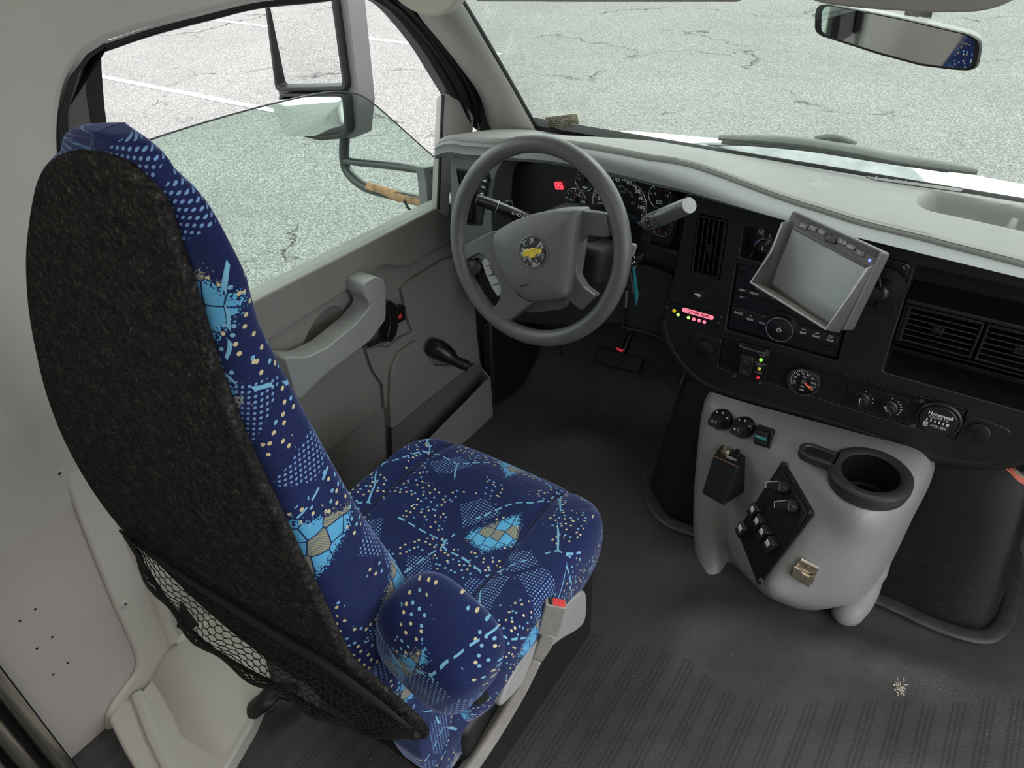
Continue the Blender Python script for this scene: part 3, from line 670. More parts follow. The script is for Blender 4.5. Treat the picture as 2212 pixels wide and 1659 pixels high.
# release handle, lock, crank
rp = ('x', -.835)
q = MB(); q.prism(fillet(PP([(787, 738), (800, 720), (832, 660), (842, 690), (846, 728), (830, 746), (797, 757)], ('x', -.848)), .006), (-.012, 0, 0)); rh0 = q.build('release_bezel', M['greyd'], dr, bevel=.003)
q = MB(); q.prism(fillet(PP([(833, 655), (845, 649), (856, 660), (862, 690), (858, 722), (848, 738), (838, 738), (836, 728), (843, 705), (842, 680)], ('x', -.815)), .005), (-.022, 0, 0)); q.tube(PP([(842, 733), (820, 735), (795, 747)], ('x', -.828)), .006, 8); q.build('release_handle', M['black2'], dr, bevel=.005, seg=3)
q = MB(); q.prism(PP([(860, 664), (873, 659), (876, 690), (862, 698)], ('x', -.846)), (-.008, 0, 0)); q.prism(PP([(857, 668), (870, 660), (876, 664), (874, 672), (862, 677)], ('x', -.835)), (-.012, 0, 0)); q.prism(PP([(860, 681), (868, 677), (868, 686), (861, 690)], ('x', -.8455)), (.0005, 0, 0), 1)
q.build('lock_slider', [M['black2'], M['red']], dr, bevel=.002)
cb = P(934, 750, ('x', -.84)); ce_ = P(990, 783, ('x', -.775))
q = MB(); q.tube([cb, cb+V((.022, 0, 0)), cb*.75+ce_*.25+V((.018, 0, 0)), cb*.45+ce_*.55+V((.014, 0, 0)), cb*.16+ce_*.84+V((.004, 0, 0)), ce_], [.026, .027, .025, .020, .0125, .012], 16); cr = q.build('window_crank', M['black2'], dr, bevel=.002)
dd = (ce_-cb).normalized()
q = MB(); q.tube([ce_-dd*.012+V((-.01, 0, 0)), ce_+V((.010, .004, -.004)), ce_+V((.026, .010, -.010))], [.013, .0145, .0135], 14); q.build('knob', M['black2'], cr)
# map pocket
mp = ('x', -.79)
q = MB(); q.prism(fillet(PP([(1059, 816), (1063, 905), (1066, 1060), (830, 1180), (840, 1040), (993, 884), (1030, 846)], mp), .008, 3), (-.007, 0, 0))
a, b = P(1057, 818, mp), P(1027, 782, DP)
q.prism([a, b, V((b.x, b.y, b.z-.25)), V((a.x, a.y, a.z-.25))], (0, .007, 0)); q.build('map_pocket', M['grey'], dr, bevel=.0025)
q = MB(); q.prism(PP([(1027, 785), (1058, 820), (990, 890), (850, 1010), (846, 930), (910, 876)], ('x', -.839)), (-.002, 0, 0)); q.build('pocket_back', M['greyd'], dr)
# window glass and frame
ge = catmull(PP([(200, 345), (345, 296), (430, 269), (520, 243), (605, 221), (690, 203), (735, 199), (773, 204), (805, 222), (855, 265), (905, 310), (962, 360)], GPL), 4)
q = MB(); q.prism(ge+PP([(962, 460), (570, 655), (250, 810)], GPL), -WN*.004); wg = q.build('window_glass', M['glass_s'], dr)
q = MB(); q.tube([p-WN*.002 for p in ge], .0016, 6); q.build('glass_edge', M['spoke'], wg)
fo = [(850, -60), (875, -8), (905, 26), (958, 84), (1008, 148), (1042, 208), (1054, 262), (1060, 312)]
fi = [(760, -60), (800, -8), (838, 18), (874, 56), (915, 110), (945, 160), (972, 205), (990, 240)]
fl = (GPL[0]+WN*.02, GPL[1])
A, B = catmull(PP(fo, fl), 4), catmull(PP(fi, (GPL[0], GPL[1])), 4)
q = MB(); q.grid([[a-WN*.03, a, a*.75+b*.25+WN*.004, a*.4+b*.6-WN*.004, b, b-WN*.03] for a, b in zip(A, B)]); q.build('window_frame', M['rubber'], dr, solid=.003)
q = MB(); q.tube([a*.62+b*.38+WN*.008 for a, b in zip(A, B)], .006, 8); q.tube([a*.30+b*.70+WN*.003 for a, b in zip(A, B)], .005, 8); q.build('frame_seal', M['black2'], dr)
q = MB(); q.tube(catmull(PP([(800, -22), (700, -4), (560, 10), (450, 36), (330, 67), (225, 102)], (GPL[0]+WN*.01, GPL[1])), 4), .006, 8); q.build('top_seal', M['rubber'], dr)
sl = [(972, 205), (1000, 178), (1018, 205), (1024, 250), (1020, 296), (990, 318), (978, 345), (968, 470), (946, 455), (950, 350), (958, 212)]
q = MB(); q.prism(fillet(PP(sl, ('x', -.845)), .006, 3), (-.02, 0, 0)); q.build('sail_trim', M['pillar'], dr, bevel=.006, seg=3)
q = MB(); q.tube(PP([(957, 205), (946, 452)], ('x', -.846)), .004, 8); q.build('run_channel', M['rubber'], dr)
q = MB(); q.tube(catmull(PP([(1004, 150), (1040, 205), (1047, 260), (1048, 330)], ('x', -.835)), 4), .02, 8); q.build('door_seal', M['rubber'], dr)
# ------------------------------------------------------------------ dashboard
FY = .25
def lerp(tab, x):
    if x <= tab[0][0]: return tab[0][1]
    for (a, b), (c, d) in zip(tab, tab[1:]):
        if x <= c: return b+(d-b)*(x-a)/(c-a)
    return tab[-1][1]
db = thing('dashboard', 'grey topped black dashboard running the full width under the windshield', 'dashboard', (0, .35, .45))
bb = [P(a, c, ('y', .185)) for a, c in ((1000, 338), (1093, 345), (1180, 352), (1256, 364), (1322, 379), (1412, 401), (1480, 416), (1576, 444), (1712, 482), (1879, 520), (2040, 560), (2212, 602))]
ZB = [(-.9, bb[0].z)]+[(p.x, p.z) for p in bb]+[(1.0, bb[-1].z-.01)]
HB = [(-.9, .034), (-.26, .034), (-.06, .017), (.12, .010), (1.0, .010)]
hb = lambda x: lerp(HB, x)
cr = []
for a, c in ((1060, 302), (1130, 300), (1300, 318), (1400, 337), (1480, 349), (1570, 378), (1660, 412), (1760, 445), (1850, 474), (2000, 511), (2212, 566)):
    x = P(a, c, ('y', .22)).x
    for _ in range(4): p = P(a, c, ('z', lerp(ZB, x)+hb(x))); x = p.x
    cr.append((p.x, p.y))
cr.sort(); YC = [(-.9, cr[0][1])]+cr+[(1.0, cr[-1][1])]
rows = []
def topz(x, y): # upper pad height between crease and windshield base
    zc = lerp(ZB, x)+hb(x); yc = lerp(YC, x); t = max(0, min(1, (y-yc)/(.50-yc)))
    return zc+(.838-.022*min(1, max(0, (-x-.40)/.2))-zc)*t+.006*math.sin(PI*t)
def onpad(px, py):
    z = .86
    for _ in range(8): p = P(px, py, ('z', z)); z = topz(p.x, p.y)
    return p
TRAY = catmull([onpad(*k) for k in ((1975, 440), (1982, 424), (2005, 416), (2040, 417), (2212, 449), (2330, 478), (2420, 520), (2400, 545), (2330, 536), (2212, 504), (2100, 478), (2010, 459))], 4, True)
def tray_depth(x, y):
    ins, dm = False, 9
    for i in range(len(TRAY)):
        a, b = TRAY[i-1], TRAY[i]
        if (a.y > y) != (b.y > y) and x < (b.x-a.x)*(y-a.y)/(b.y-a.y)+a.x: ins = not ins
        ex, ey = b.x-a.x, b.y-a.y; t = max(0, min(1, ((x-a.x)*ex+(y-a.y)*ey)/(ex*ex+ey*ey+1e-12))); dm = min(dm, math.hypot(x-a.x-ex*t, y-a.y-ey*t))
    if not ins: return 0
    t = min(1, dm/.026); return .042*t*t*(3-2*t)
R1, R2 = [], []
XS = [-.785+.01*i for i in range(0, 91)]+[.13+.004*i for i in range(0, 95)]+[.515+.015*i for i in range(0, 30)]
TS = [0, .02, .04]+[.04+.96*i/64 for i in range(1, 65)]
for x in XS:
    zb, yc, h = lerp(ZB, x), lerp(YC, x), hb(x)
    e = max(0, 1-(x+.785)/.06); drop = .018*e*e
    r = [V((x, yc-.003, zb+h-.008-drop)), V((x, yc+.006, zb+h-drop))]
    for t in TS[1:]:
        y = yc+(.495-yc)*t; r.append(V((x, y, topz(x, y)-drop-(tray_depth(x, y) if .12 < x < .5 else 0))))
    R1.append(r)
    yf = .185
    R2.append([V((x, yc+.02, zb+h-.010-drop)), V((x, yc, zb+h-.007-drop)), V((x, yc-.012*min(1, (yc-yf)/.03), zb+h-.0068-drop)), V((x, yf+(yc-yf)*.55, zb+(h-.007)*1.0-drop)), V((x, yf+(yc-yf)*.25, zb+(h-.007)*.82-drop)), V((x, yf+.004, zb+(h-.007)*.5-drop)), V((x, yf-.001, zb+(h-.007)*.2-drop)), V((x, yf+.003, zb-.002-drop)), V((x, yf+.016, zb-.004-drop)), V((x, .262, zb+.000-drop)), V((x, .30, zb+.000-drop))])
q = MB(); q.grid(R1); pad = q.build('top_pad', M['top'], db, solid=.004)
a = onpad(2190, 474); q = MB(); q.tube([a+V((-.002, -.012, -.034)), a+V((0, .004, -.018)), a+V((.002, .022, -.010))], [.006, .007, .006], 10); q.build('tray_rib', M['top'], db)
q = MB(); q.grid(R2); q.build('brow', M['brow'], db)
# defroster slot
q = MB(); sl = [onpad(*k) for k in ((1868, 384), (2080, 412), (2074, 418), (1890, 392))]; q.prism([p+V((0, 0, .0035)) for p in sl], (0, 0, -.001)); sv = q.build('defroster_slot', M['greyd'], db)
q = MB()
for i in range(9):
    t = (i+.5)/9; a = sl[0]*(1-t)+sl[1]*t; b = sl[3]*(1-t)+sl[2]*t; q.box((a+b)*.5+V((0, 0, .003)), (.003, (a-b).length*.9, .0015))
q.build('slot_rib', M['top'], sv)
q = MB(); rr = random.Random(5)
for (a, c, w, h) in ((1750, 385, 22, 10), (1772, 402, 30, 9)):
    o = [onpad(a+w*math.cos(t)*rr.uniform(.6, 1.1), c+h*math.sin(t)*rr.uniform(.6, 1.1))+V((0, 0, .0021)) for t in [2*PI*i/18 for i in range(18)]]
    q.prism(catmull(o, 3, True), (0, 0, .0001))
q.build('glue_residue', mat('dried_glue_residue', (.235, .235, .22), .8, vary=.25, vscale=200), db)

# main fascia with its openings
fp = [(1470, 432), (1478, 470), (1462, 560), (1445, 640), (1436, 690), (1448, 740), (1482, 792), (1528, 829), (1600, 856), (1750, 897), (1880, 938), (2000, 981), (2060, 994), (2125, 1001), (2185, 993), (2260, 960)]
o = [P(a, c, ('y', FY)) for a, c in fp]
o = catmull(o, 4)+[V((.80, FY, .47)), V((.80, FY, .80))]
tops = [V((x, FY, lerp(ZB, x)-.002)) for x in (.75, .6, .45, .3, .15, 0, -.1, -.19)]
o += tops
q = MB(); q.prism(o, (0, .10, 0)); fa = q.build('fascia', M['black'], db)
def xz(*k): return XZ(*k)
ck = MB()
def hole(x0, x1, z0, z1, d=.08, r=.004):
    ck.prism(fillet([V((x0, FY-.02, z0)), V((x1, FY-.02, z0)), V((x1, FY-.02, z1)), V((x0, FY-.02, z1))], r, 3), (0, .02+d, 0))
vx0, vz1 = xz(1512, 463); vx1, vz0 = xz(1548, 603); vx1 = -.136; vx0 = -.196
hole(vx0, vx1, vz0, vz1, .06)
hole(-.104, .110, .737, .800, .05)                     # climate control
hole(-.108, .112, .573, .722, .022)                    # radio
hole(.191, .760, .578, .795, .09, .006)                # shelf and vents
hole(-.113, .341, .478, .550, .006)                    # switch strip
cut(fa, ck)
fa.data.polygons.foreach_set('use_smooth', [True]*len(fa.data.polygons)); fa.data.set_sharp_from_angle(angle=math.radians(30))
md = fa.modifiers.new('bevel', 'BEVEL'); md.width = .0035; md.segments = 2; md.limit_method = 'ANGLE'; md.angle_limit = math.radians(50)
# lower roll of the fascia
lipath = catmull([P(a, c, ('y', FY+.012)) for a, c in fp[4:]], 4)
q = MB(); q.tube([p+V((0, 0, .004)) for p in lipath], .014, 12); q.build('lower_roll', M['black'], db)
# vertical vent in the stack
def louvre_vent(nm, x0, x1, z0, z1, horiz, n, m, y=FY, cross=3, lab=None):
    z = MB(); fr = .004
    z.ring([V((x0, y-.002, z0)), V((x1, y-.002, z0)), V((x1, y-.002, z1)), V((x0, y-.002, z1))], [V((x0+fr, y-.002, z0+fr)), V((x1-fr, y-.002, z0+fr)), V((x1-fr, y-.002, z1-fr)), V((x0+fr, y-.002, z1-fr))], (0, .045, 0))
    v = z.build(nm, M['black2'], db, bevel=.001, label=lab)
    b = MB(); b.bx(x0, x1, y+.045, y+.05, z0, z1); b.build('backing', M['deep'], v)
    for i in range(n):
        z = MB(); t = (i+.5)/n
        if horiz:
            zz = z0+fr+(z1-z0-2*fr)*t; z.box(((x0+x1)/2, y+.012, zz), (x1-x0-2*fr, .022, .0028), (X1, V((0, .94, -.34)), V((0, .34, .94))))
        else:
            xx = x0+fr+(x1-x0-2*fr)*t; z.box((xx, y+.012, (z0+z1)/2), (.0028, .022, z1-z0-2*fr), (V((.94, .34, 0)), V((-.34, .94, 0)), Z1))
        z.build('louvre', M['black'], v, bevel=.0008)
    for i in range(cross):
        z = MB(); t = (i+1)/(cross+1)
        if horiz: z.bx(x0+(x1-x0)*t-.001, x0+(x1-x0)*t+.001, y+.026, y+.040, z0+fr, z1-fr)
        else: z.bx(x0+fr, x1-fr, y+.026, y+.040, z0+(z1-z0)*t-.001, z0+(z1-z0)*t+.001)
        z.build('cross_vane', M['black'], v)
    z = MB(); cx, cz = (x0+x1)/2, (z0+z1)/2
    if horiz:
        for k in range(4): z.bx(cx-.010+k*.004, cx-.008+k*.004, y-.003, y+.01, cz-.006, cz+.006)
        z.bx(cx-.012, cx+.006, y, y+.01, cz-.007, cz+.007)
    else:
        for k in range(4): z.bx(cx-.006, cx+.006, y-.003, y+.01, cz-.010+k*.004, cz-.008+k*.004)
        z.bx(cx-.007, cx+.007, y, y+.01, cz-.012, cz+.006)
    z.build('thumb_tab', M['black'], v, bevel=.0006)
    return v
louvre_vent('air_vent', vx0+.001, vx1-.001, vz0+.001, vz1-.001, False, 5, None, cross=3)
# shelf unit: pocket, bar, two vents, lower pocket
q = MB(); q.bx(.191, .76, FY+.085, FY+.10, .578, .795); q.build('pocket_back', M['deep'], db)
q = MB(); q.bx(.192, .76, FY+.002, FY+.085, .722, .731); q.build('shelf', M['black'], db, bevel=.003)
q = MB(); q.bx(.192, .76, FY+.004, FY+.085, .632, .644); q.prism([V((.192, FY+.004, .644)), V((.192, FY+.004, .632)), V((.192, FY+.05, .605)), V((.192, FY+.05, .644))], (.568, 0, 0)); q.build('lower_bar', M['black'], db, bevel=.003)
q = MB(); q.bx(.194, .205, FY+.008, FY+.06, .644, .722); q.build('vent_post', M['black2'], db)
louvre_vent('air_vent', .199, .316, .648, .720, True, 6, None, FY+.006, 4)
louvre_vent('air_vent', .321, .440, .648, .720, True, 6, None, FY+.006, 4)
louvre_vent('air_vent', .445, .562, .648, .720, True, 6, None, FY+.006, 4)
# switch strip plate and caps
q = MB(); q.bx(-.111, .340, FY+.0035, FY+.02, .480, .548); q.build('switch_strip', M['black2'], db, bevel=.0015)
def dcap(nm, px, plug, lab):
    o = fillet([P(a, c, ('y', FY-.0015)) for a, c in px], [.014, .004, .004, .03, .03][:len(px)], 5)
    z = MB(); z.prism(o, (0, .01, 0)); c = z.build(nm, M['black'], db, bevel=.0015, label=lab)
    x, zz = xz(*plug); g_ = MB(); g_.lathe([(.019, 0), (.019, .004), (.0165, .0055), (.001, .006)], (x, FY-.0015, zz), (0, -1, 0), 28); g_.build('outlet_cap', M['black2'], c)
    return c
dcap('end_cap', [(1483, 712), (1558, 736), (1549, 792), (1520, 782), (1494, 758)], (1524, 752), 'left D shaped cap with a round outlet cover')
dcap('end_cap', [(2188, 932), (2168, 948), (2128, 958), (2066, 950), (2088, 891)], (2114, 932), 'right D shaped cap with a round outlet cover')
# pod at the driver's end with the side vent
o = [P(a, c, ('y', .215)) for a, c in ((974, 345), (985, 334), (1010, 336), (1088, 346), (1072, 372), (1064, 410), (1062, 480), (1070, 575), (1010, 578), (988, 520), (974, 470))]
q = MB(); q.prism(fillet(o, .008, 4), (0, .14, 0)); q.build('driver_pod', M['brow'], db, bevel=.008, seg=3)
o = [P(a, c, ('y', .213)) for a, c in ((984, 364), (1058, 374), (1040, 488), (1007, 486))]
q = MB(); q.prism(o, (0, .006, 0)); pv = q.build('air_vent', M['deep'], db, bevel=.002)
for i in range(5):
    t = (i+.5)/5*.62; a = o[0]*(1-t)+o[1]*t; b = o[3]*(1-t)+o[2]*t
    q = MB(); q.tube([a+V((0, -.002, -.004)), b+V((0, -.002, .006))], .0022, 6, flat=.5); q.build('louvre', M['black2'], pv)
q = MB(); a, b = o[0]*.6+o[3]*.4, o[1]*.35+o[0]*.65; q.tube([a+V((0, -.001, 0)), a+V((.03, -.001, -.004))], .0018, 6); q.build('cross_vane', M['black2'], pv)
for i, (a, c) in enumerate(((1051, 388), (1048, 402), (1045, 416), (1041, 430))):
    x, z = XZ(a, c, .212); q = MB(); q.box((x, .209, z), (.016, .008, .011)); q.bx(x-.004, x+.004, .2045, .205, z-.0015, z+.0015, 1); q.build('light_switch', [M['rocker'], M['ink']], db, bevel=.001)
# column surround and knee panel
kp = [(1062, 480), (1088, 350), (1256, 366), (1412, 402), (1476, 420), (1480, 470), (1462, 560), (1446, 640), (1440, 690), (1446, 745), (1420, 728), (1345, 716), (1200, 705), (1090, 690), (1040, 640), (1030, 560)]
q = MB(); q.prism([P(a, c, ('y', .305)) for a, c in kp], (0, .10, 0)); q.build('cluster_backing', M['deep'], db)
kp = [(1040, 560), (1130, 575), (1250, 578), (1370, 570), (1440, 590), (1452, 610), (1442, 690), (1450, 742), (1425, 722), (1345, 708), (1345, 700), (1200, 700), (1090, 690), (1045, 650)]
q = MB(); q.prism(catmull([P(a, c, ('y', .262)) for a, c in kp], 3, True), (0, .06, 0)); q.build('knee_panel', M['black'], db, bevel=.010, seg=3)
q = MB(); q.tube(catmull([P(a, c, ('y', .258)) for a, c in ((1352, 640), (1345, 700), (1352, 708), (1412, 722), (1440, 742), (1470, 792), (1530, 832))], 5), .0035, 8); q.build('panel_seam', M['black2'], db)
q = MB(); q.prism([P(a, c, ('y', .28)) for a, c in ((1380, 520), (1470, 545), (1448, 640), (1395, 600))], (0, .03, 0)); q.build('cluster_skirt', M['black'], db, bevel=.008)
# under the fascia on the passenger side
q = MB(); up_ = [(2012, 990), (2020, 1005), (2060, 1013), (2120, 1017), (2180, 1013), (2260, 990), (2260, 960), (2185, 990), (2120, 998), (2060, 992)]
q.prism([P(a, c, ('y', .285)) for a, c in up_], (0, .09, 0)); q.build('lower_flange', M['black2'], db, bevel=.002)

# ------------------------------------------------------------------ instrument cluster
IY = .288
ic = thing('instrument_cluster', 'black instrument cluster with chrome ringed dials behind the steering wheel', 'instrument cluster', P(1300, 440, ('y', IY)))
o = [P(a, c, ('y', IY+.004)) for a, c in ((1075, 362), (1180, 354), (1256, 364), (1412, 402), (1462, 420), (1470, 450), (1460, 500), (1430, 560), (1330, 560), (1180, 560), (1070, 560), (1060, 470))]
q = MB(); q.prism(fillet(o, .015, 4), (0, .012, 0)); q.build('face_panel', M['face'], ic)
def dial(nm, px, r, m=M['face']):
    x, z = XZ(*px, IY); c = V((x, IY, z))
    z1 = MB(); z1.lathe([(r, 0), (r, .003), (.001, .0031)], c+V((0, .004, 0)), (0, -1, 0), 36); d = z1.build('dial', m, ic)
    k = MB(); k.ring(circ(c, X1, Z1, r, 40), circ(c, X1, Z1, r*.945, 40), (0, .006, 0)); k.build('bezel_ring', M['chrome'], d, bevel=.0006)
    return d, c
def ticks(z, c, r0, r1, a0, a1, n, w=.0007, mi=0):
    for i in range(n):
        a = math.radians(a0+(a1-a0)*i/(n-1)); u = V((math.cos(a), 0, math.sin(a))); t = V((-math.sin(a), 0, math.cos(a)))
        z.box(c+u*((r0+r1)/2)+V((0, -.0005, 0)), (abs(r1-r0), .0004, w*2), (u, Y1, t), mi)
def needle(d, c, a, l, m, hub=.006):
    a = math.radians(a); u = V((math.cos(a), 0, math.sin(a))); t = V((-math.sin(a), 0, math.cos(a)))
    z = MB(); z.prism([c+u*l+V((0, -.003, 0)), c+t*.0012-u*l*.25+V((0, -.003, 0)), c-t*.0012-u*l*.25+V((0, -.003, 0))], (0, .001, 0)); z.build('needle', m, d)
    z = MB(); z.lathe([(hub, 0), (hub*.9, .004), (.0005, .0042)], c, (0, -1, 0), 20); z.build('hub', M['black2'], d)
def txt(z, s, size, px, y, mi=0, bold=0.0): x, zz = XZ(*px, y); z.text(s, size, (x, y, zz), X1, Z1, mi, .0004, bold=bold)
d, c = dial('d', (1262, 390), .0235); z = MB(); ticks(z, c, .0195, .0165, 170, 10, 7); txt(z, '0', .008, (1251, 386), IY-.0005); txt(z, '80', .007, (1276, 391), IY-.0005)
cc = P(1263, 405, ('y', IY-.0006)); z.box(cc, (.010, .0004, .004)); z.box(cc+V((.007, 0, .002)), (.006, .0004, .0012), (V((.9, 0, .4)), Y1, V((-.4, 0, .9)))); z.build('lettering', M['ink'], d); needle(d, c, 82, .020, M['red'])
d, c = dial('d', (1243, 432), .0265); z = MB(); ticks(z, c, .0225, .019, 175, 5, 7); txt(z, '100', .008, (1233, 431), IY-.0005); txt(z, '210', .007, (1249, 421), IY-.0005); txt(z, '260', .008, (1259, 436), IY-.0005); z.build('lettering', M['ink'], d); needle(d, c, 92, .021, M['red'])
sd, sc_ = dial('d', (1337, 443), .064)
z = MB(); ticks(z, sc_, .060, .055, 172, -32, 41, .0005); ticks(z, sc_, .060, .053, 172, -32, 11, .0009)
for s_, px in (('0', (1293, 428)), ('10', (1298, 413)), ('20', (1307, 400)), ('30', (1320, 391)), ('40', (1334, 389)), ('50', (1347, 388)), ('60', (1359, 395)), ('70', (1371, 403)), ('80', (1378, 414)), ('90', (1384, 429)), ('100', (1385, 448))): txt(z, s_, .0115 if s_ in ('0', '40', '60', '80', '100') else .009, px, IY-.0005, bold=.0002)
txt(z, 'MPH', .0075, (1297, 439), IY-.0005); z.build('lettering', M['ink'], sd)
z = MB()
for s_, px in (('60', (1338, 402)), ('80', (1344, 403)), ('100', (1352, 409)), ('120', (1361, 416)), ('140', (1364, 424)), ('160', (1367, 439)), ('km/h', (1346, 414))): txt(z, s_, .0065, px, IY-.0005)
z.build('small_lettering', M['inkd'], sd); needle(sd, sc_, 172, .045, M['orange'], .010)
x, zz = XZ(1363, 470, IY); z = MB(); z.bx(x-.02, x+.014, IY-.001, IY, zz-.008, zz+.008); z.build('display', M['lcd'], sd)
d, c = dial('d', (1425, 425), .025); z = MB(); ticks(z, c, .021, .018, 170, 10, 5); txt(z, '9', .009, (1415, 419), IY-.0005); txt(z, '19', .009, (1440, 423), IY-.0005)
b_ = P(1424, 437, ('y', IY-.0006)); z.ring([b_+V((-.006, 0, -.003)), b_+V((.006, 0, -.003)), b_+V((.006, 0, .003)), b_+V((-.006, 0, .003))], [b_+V((-.005, 0, -.002)), b_+V((.005, 0, -.002)), b_+V((.005, 0, .002)), b_+V((-.005, 0, .002))], (0, .0004, 0)); z.box(b_+V((-.003, 0, .004)), (.002, .0004, .002)); z.box(b_+V((.003, 0, .004)), (.002, .0004, .002)); z.build('lettering', M['ink'], d); needle(d, c, 92, .019, M['red'], .008)
d, c = dial('d', (1428, 487), .025); z = MB(); ticks(z, c, .021, .018, 190, 350, 5); z.build('lettering', M['ink'], d); needle(d, c, 260, .018, M['red'], .006)
# seat belt reminder lamp, lit
z = MB(); rr = random.Random(9)
for a, c, w in ((1203, 398, .006), (1209, 398, .006), (1203, 405, .004), (1208, 405, .005), (1213, 405, .004)):
    x, zz = XZ(a, c, IY); z.ring([V((x-w, IY-.001, zz-.004)), V((x+w, IY-.001, zz-.004)), V((x+w, IY-.001, zz+.004)), V((x-w, IY-.001, zz+.004))], [V((x-w*.6, IY-.001, zz-.002)), V((x+w*.6, IY-.001, zz-.002)), V((x+w*.6, IY-.001, zz+.002)), V((x-w*.6, IY-.001, zz+.002))], (0, .002, 0))
z.build('warning_lamp', M['led_red'], ic, label='small lit red warning light')

# ------------------------------------------------------------------ stack equipment
cl = thing('climate_control', 'climate control recess with a round knob partly behind the monitor', 'climate control', (0, FY+.04, .737))
q = MB(); q.bx(-.104, .110, FY+.042, FY+.05, .737, .80); q.build('panel', M['face'], cl)
for px in ((1652, 536), (1735, 562)):
    x, zz = XZ(px[0], px[1], FY+.04); c = V((x, FY+.042, zz)); q = MB(); q.lathe([(.019, 0), (.019, .004), (.0165, .006), (.0165, .016), (.014, .018), (.001, .0182)], c, (0, -1, 0), 32); kn = q.build('knob', M['black2'], cl)
    q = MB(); q.ring(circ(c+V((0, -.005, 0)), X1, Z1, .0205, 32), circ(c+V((0, -.005, 0)), X1, Z1, .0175, 32), (0, .004, 0)); q.build('knob_ring', M['chrome'], kn)
    q = MB(); q.bx(c.x-.0008, c.x+.0008, c.y-.0187, c.y-.018, c.z+.003, c.z+.011); q.build('mark', M['ink'], kn)
q = MB()
x, zz = XZ(1644, 501, FY+.041)
for dx in (-.003, .003):
    for dz in (-.003, .003):
        c = V((x+dx, FY+.0412, zz+dz)); q.ring(circ(c, X1, Z1, .0028, 10), circ(c, X1, Z1, .0018, 10), (0, .0004, 0))
for a, c in ((1649, 513), (1663, 509), (1640, 523)):
    x, zz = XZ(a, c, FY+.041); q.bx(x-.0006, x+.0006, FY+.0408, FY+.0412, zz-.003, zz+.003)
q.build('symbols', M['ink'], cl)

ra = thing('radio', 'black car radio with one large round knob below the monitor', 'radio', (0, FY+.01, .575))
RY = FY+.006
q = MB(); q.bx(-.106, .110, RY, RY+.016, .575, .720); q.build('faceplate', M['black2'], ra, bevel=.002)
def rbtn(px0, px1, lab='', sym=None, sz=.0065, nm='button'):
    (xa, za), (xb, zb) = XZ(*px0, RY), XZ(*px1, RY)
    z = MB(); z.bx(min(xa, xb), max(xa, xb), RY-.003, RY+.002, min(za, zb), max(za, zb)); bo = z.build(nm, M['rocker'], ra, bevel=.0012)
    if lab:
        t = MB(); c = V(((xa+xb)/2, RY-.0032, (za+zb)/2))
        ls = lab.split('|')
        for i, s_ in enumerate(ls): t.text(s_, sz, c+V((0, 0, (len(ls)-1)*.0038-i*.0076)), X1, Z1, 0, .0003, bold=.0001)
        t.build('lettering', M['ink'], bo)
rbtn((1593, 618), (1617, 634), 'FAV'); rbtn((1591, 634), (1614, 647), '\u25CB')
rbtn((1619, 625), (1641, 640), 'MENU'); rbtn((1642, 631), (1660, 644), '\u2013'); rbtn((1661, 636), (1679, 650), '\u2013'); rbtn((1680, 641), (1700, 655), '+')
rbtn((1585, 661), (1609, 688), 'BAND'); rbtn((1610, 668), (1636, 695), '|<|SEEK'); rbtn((1637, 676), (1662, 703), '>||SEEK')
rbtn((1723, 700), (1750, 728), '<<|REV'); rbtn((1752, 708), (1779, 736), '>>|FWD'); rbtn((1781, 716), (1809, 743), 'CD|AUX')
(x, zz) = XZ(1688, 650, RY); (xa, za) = XZ(1625, 640, RY); q = MB(); q.bx(xa, xa+.13, RY-.001, RY+.001, za-.010, za-.004); q.build('disc_slot', M['deep'], ra)
x, zz = XZ(1690, 703, RY); c = V((x, RY, zz)); q = MB(); q.lathe([(.031, 0), (.031, .003), (.026, .005), (.0255, .018), (.022, .020), (.001, .0203)], c, (0, -1, 0), 40); kn = q.build('volume_knob', M['black2'], ra)
q = MB(); q.ring(circ(c+V((0, -.0185, 0)), X1, Z1, .0262, 40), circ(c+V((0, -.0185, 0)), X1, Z1, .0238, 40), (0, .004, 0)); q.build('knob_ring', M['chrome'], kn)
q = MB(); cc = c+V((0, -.0207, 0)); q.ring(circ(cc, X1, Z1, .0045, 20), circ(cc, X1, Z1, .0033, 20), (0, .0004, 0)); q.bx(cc.x-.0006, cc.x+.0006, cc.y, cc.y+.0004, cc.z+.001, cc.z+.006); q.build('power_symbol', M['ink'], kn)
for px in ((1601, 590), (1792, 753)):
    x, zz = XZ(*px, RY); q = MB(); q.lathe([(.006, 0), (.006, .003), (.0035, .003), (.0035, .0005)], (x, RY, zz), (0, -1, 0), 18); q.build('jack', M['deep'], ra)

